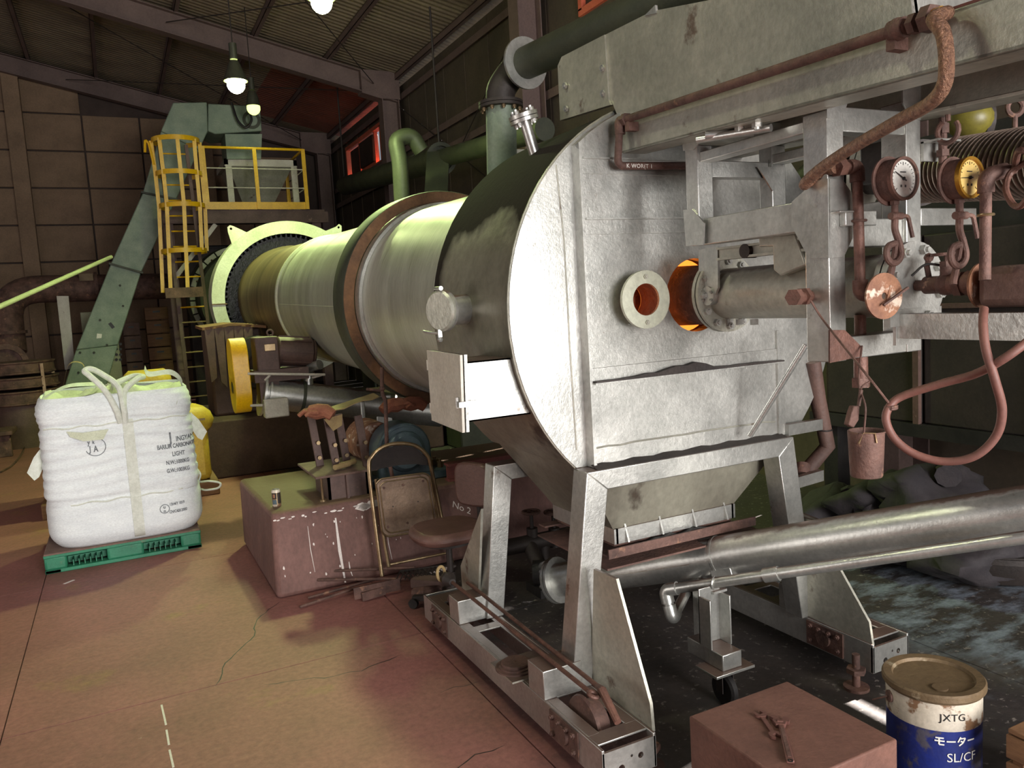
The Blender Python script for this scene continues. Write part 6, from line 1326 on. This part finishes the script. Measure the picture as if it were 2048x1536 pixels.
for i in range(nr_): pr_ += [(.094,Lb*i/nr_), (.118,Lb*(i+.3)/nr_), (.118,Lb*(i+.5)/nr_), (.094,Lb*(i+.8)/nr_)]
part(bl, 'ribs', M().lathe(pr_, e0_, e1_-e0_, 36), 'bellows_steel', ang=25)
part(bl, 'end_collar', M().ring(e0_-(e1_-e0_).normalized()*.02, e1_-e0_, .08, .13, .02, 32), 'dark_iron')
part(el2, 'neck', M().cyl(f0, e0_, .09, n=24), 'dark_iron')
mb = thing('motor_block', 'dark boxy damper motor behind the burner frame', 'motor', AD(1772,340,2.9)); c = AD(1775,308,2.85); part(mb, 'body', M().box(c.x-.05,c.x+.07,c.y-.05,c.y+.08,c.z-.10,c.z+.06), 'dark_iron', bev=.01); part(mb, 'label_plate', M().box(c.x-.035,c.x+.03,c.y-.054,c.y-.049,c.z-.08,c.z+.0), 'chrome_old'); part(mb, 'bracket', M().bar(c+V((0,0,-.10)), c+V((0,0,-.22)), .05, .05), 'dark_iron')
yl = thing('warning_lamp', 'round dull yellow lamp under the girder at the right', 'lamp', AD(1940,240,3.3)); c = AD(1940,240,3.3); part(yl, 'globe', M().sphere(c, .085, 18, (1.1,1.1,.9)), 'lamp_globe'); part(yl, 'bracket', M().ring(c+V((.05,.02,0)), (.9,-.4,0), .075, .11, .03, 24).cyl(c, c+V((0,0,.18)), .012, n=8), 'dark_iron')
hk = thing('chain_hook', 'rusty ring hook hanging at the upper right', 'hook', AD(2030,215,3.0)); c = AD(2030,215,3.0); part(hk, 'ring', M().path(arc(c, (.9,-.4,0), (0,0,1), .030, 0, 360, 18), .010, 8), 'rust'); part(hk, 'shank', M().cyl(c+V((0,0,-.03)), c+V((0,0,-.13)), .010, n=8), 'rust')
fn = thing('dark_furnace', 'dark furnace casing of brown panels in the shade at the right', 'casing', (4.7,3.2,0))
fx = 4.45
for k in range(4):
    p_ = part(fn, 'panel', M().box(fx,fx+.55,1.0+.75*k,1.735+.75*k,.78,1.95), 'dark_iron', bev=.012); part(p_, 'panel_rib', M().box(fx-.03,fx,1.0+.75*k,1.04+.75*k,.78,1.95).box(fx-.02,fx,1.0+.75*k,1.735+.75*k,1.50,1.53), 'brown_paint')
part(fn, 'lower_beam', M().box(fx-.05,fx+.57,.9,4.1,.70,.78), 'black_iron')
for y_ in (1.1, 2.5, 3.9): part(fn, 'leg', M().box(fx,fx+.12,y_,y_+.12,0,.70), 'black_iron')
part(fn, 'upper_hood', M().box(fx+.1,fx+.55,1.0,4.0,1.95,2.55), 'black_iron')
# dark sacks heaped at the foot of the furnace
rs_ = random.Random(3)
for i, (px_, py_, a_, b_, h_, zb_, lab) in enumerate(((1672,1010,.34,.28,.34,0,'crumpled black sack at the left end of the dark heap'),(1770,985,.34,.30,.30,.18,'black sack with a folded mouth below the hanging bucket'),(1860,960,.34,.30,.30,.28,'topmost black sack in the dark heap'),(1800,1030,.40,.3,.30,0,'black sack lowest behind the conveyor pipe'),(1950,1010,.38,.32,.36,0,'black sack at the right end of the dark heap'))):
    c = AX(px_, py_, 4.05+.03*i); base = zb_; t_ = thing('black_sack', lab, 'sack', (c.x,c.y,base), 'black sacks heaped below the furnace'); vs = []; nn = 26; mm_ = 12
    for k in range(1, mm_):
        ph_ = PI*k/mm_
        for j in range(nn):
            th = 2*PI*j/nn; q_ = 1+.13*math.sin(3*th+k*1.1+i)+.09*math.sin(7*th-k*.8)+.05*math.sin(11*th+2*k)
            vs.append(V((c.x+a_*math.sin(ph_)*math.cos(th)*q_, c.y+b_*math.sin(ph_)*math.sin(th)*q_, base+h_*(.5+.5*math.cos(ph_))*(1+.2*math.sin(2*th+i)))))
    fs = [(k*nn+j, k*nn+(j+1)%nn, (k+1)*nn+(j+1)%nn, (k+1)*nn+j) for k in range(mm_-2) for j in range(nn)]+[tuple(range(nn)), tuple(range((mm_-2)*nn, (mm_-1)*nn))]
    part(t_, 'sack', M().add(vs, fs), 'sack_black', ang=70)
    part(t_, 'tied_mouth', M().path([V((c.x+.05,c.y-.05,base+h_*.9)), V((c.x+.02,c.y-.1,base+h_*1.05)), V((c.x-.04,c.y-.14,base+h_*1.0))], [.08,.05,.07], 9), 'sack_black')
tu = thing('round_tub', 'shallow dark round tub on the powder-strewn floor at the right', 'tub', AZ(1965,1140)); c = AZ(1990,1150); part(tu, 'bowl', M().lathe([(0,.02),(.18,.0),(.30,.05),(.36,.14),(.37,.22),(.35,.22),(.33,.12),(.0,.05)], V((c.x,c.y,0)), (0,0,1), 36), 'dark_iron'); part(tu, 'rim_band', M().ring((c.x,c.y,.18), (0,0,1), .365, .378, .03, 36), 'dark_iron')
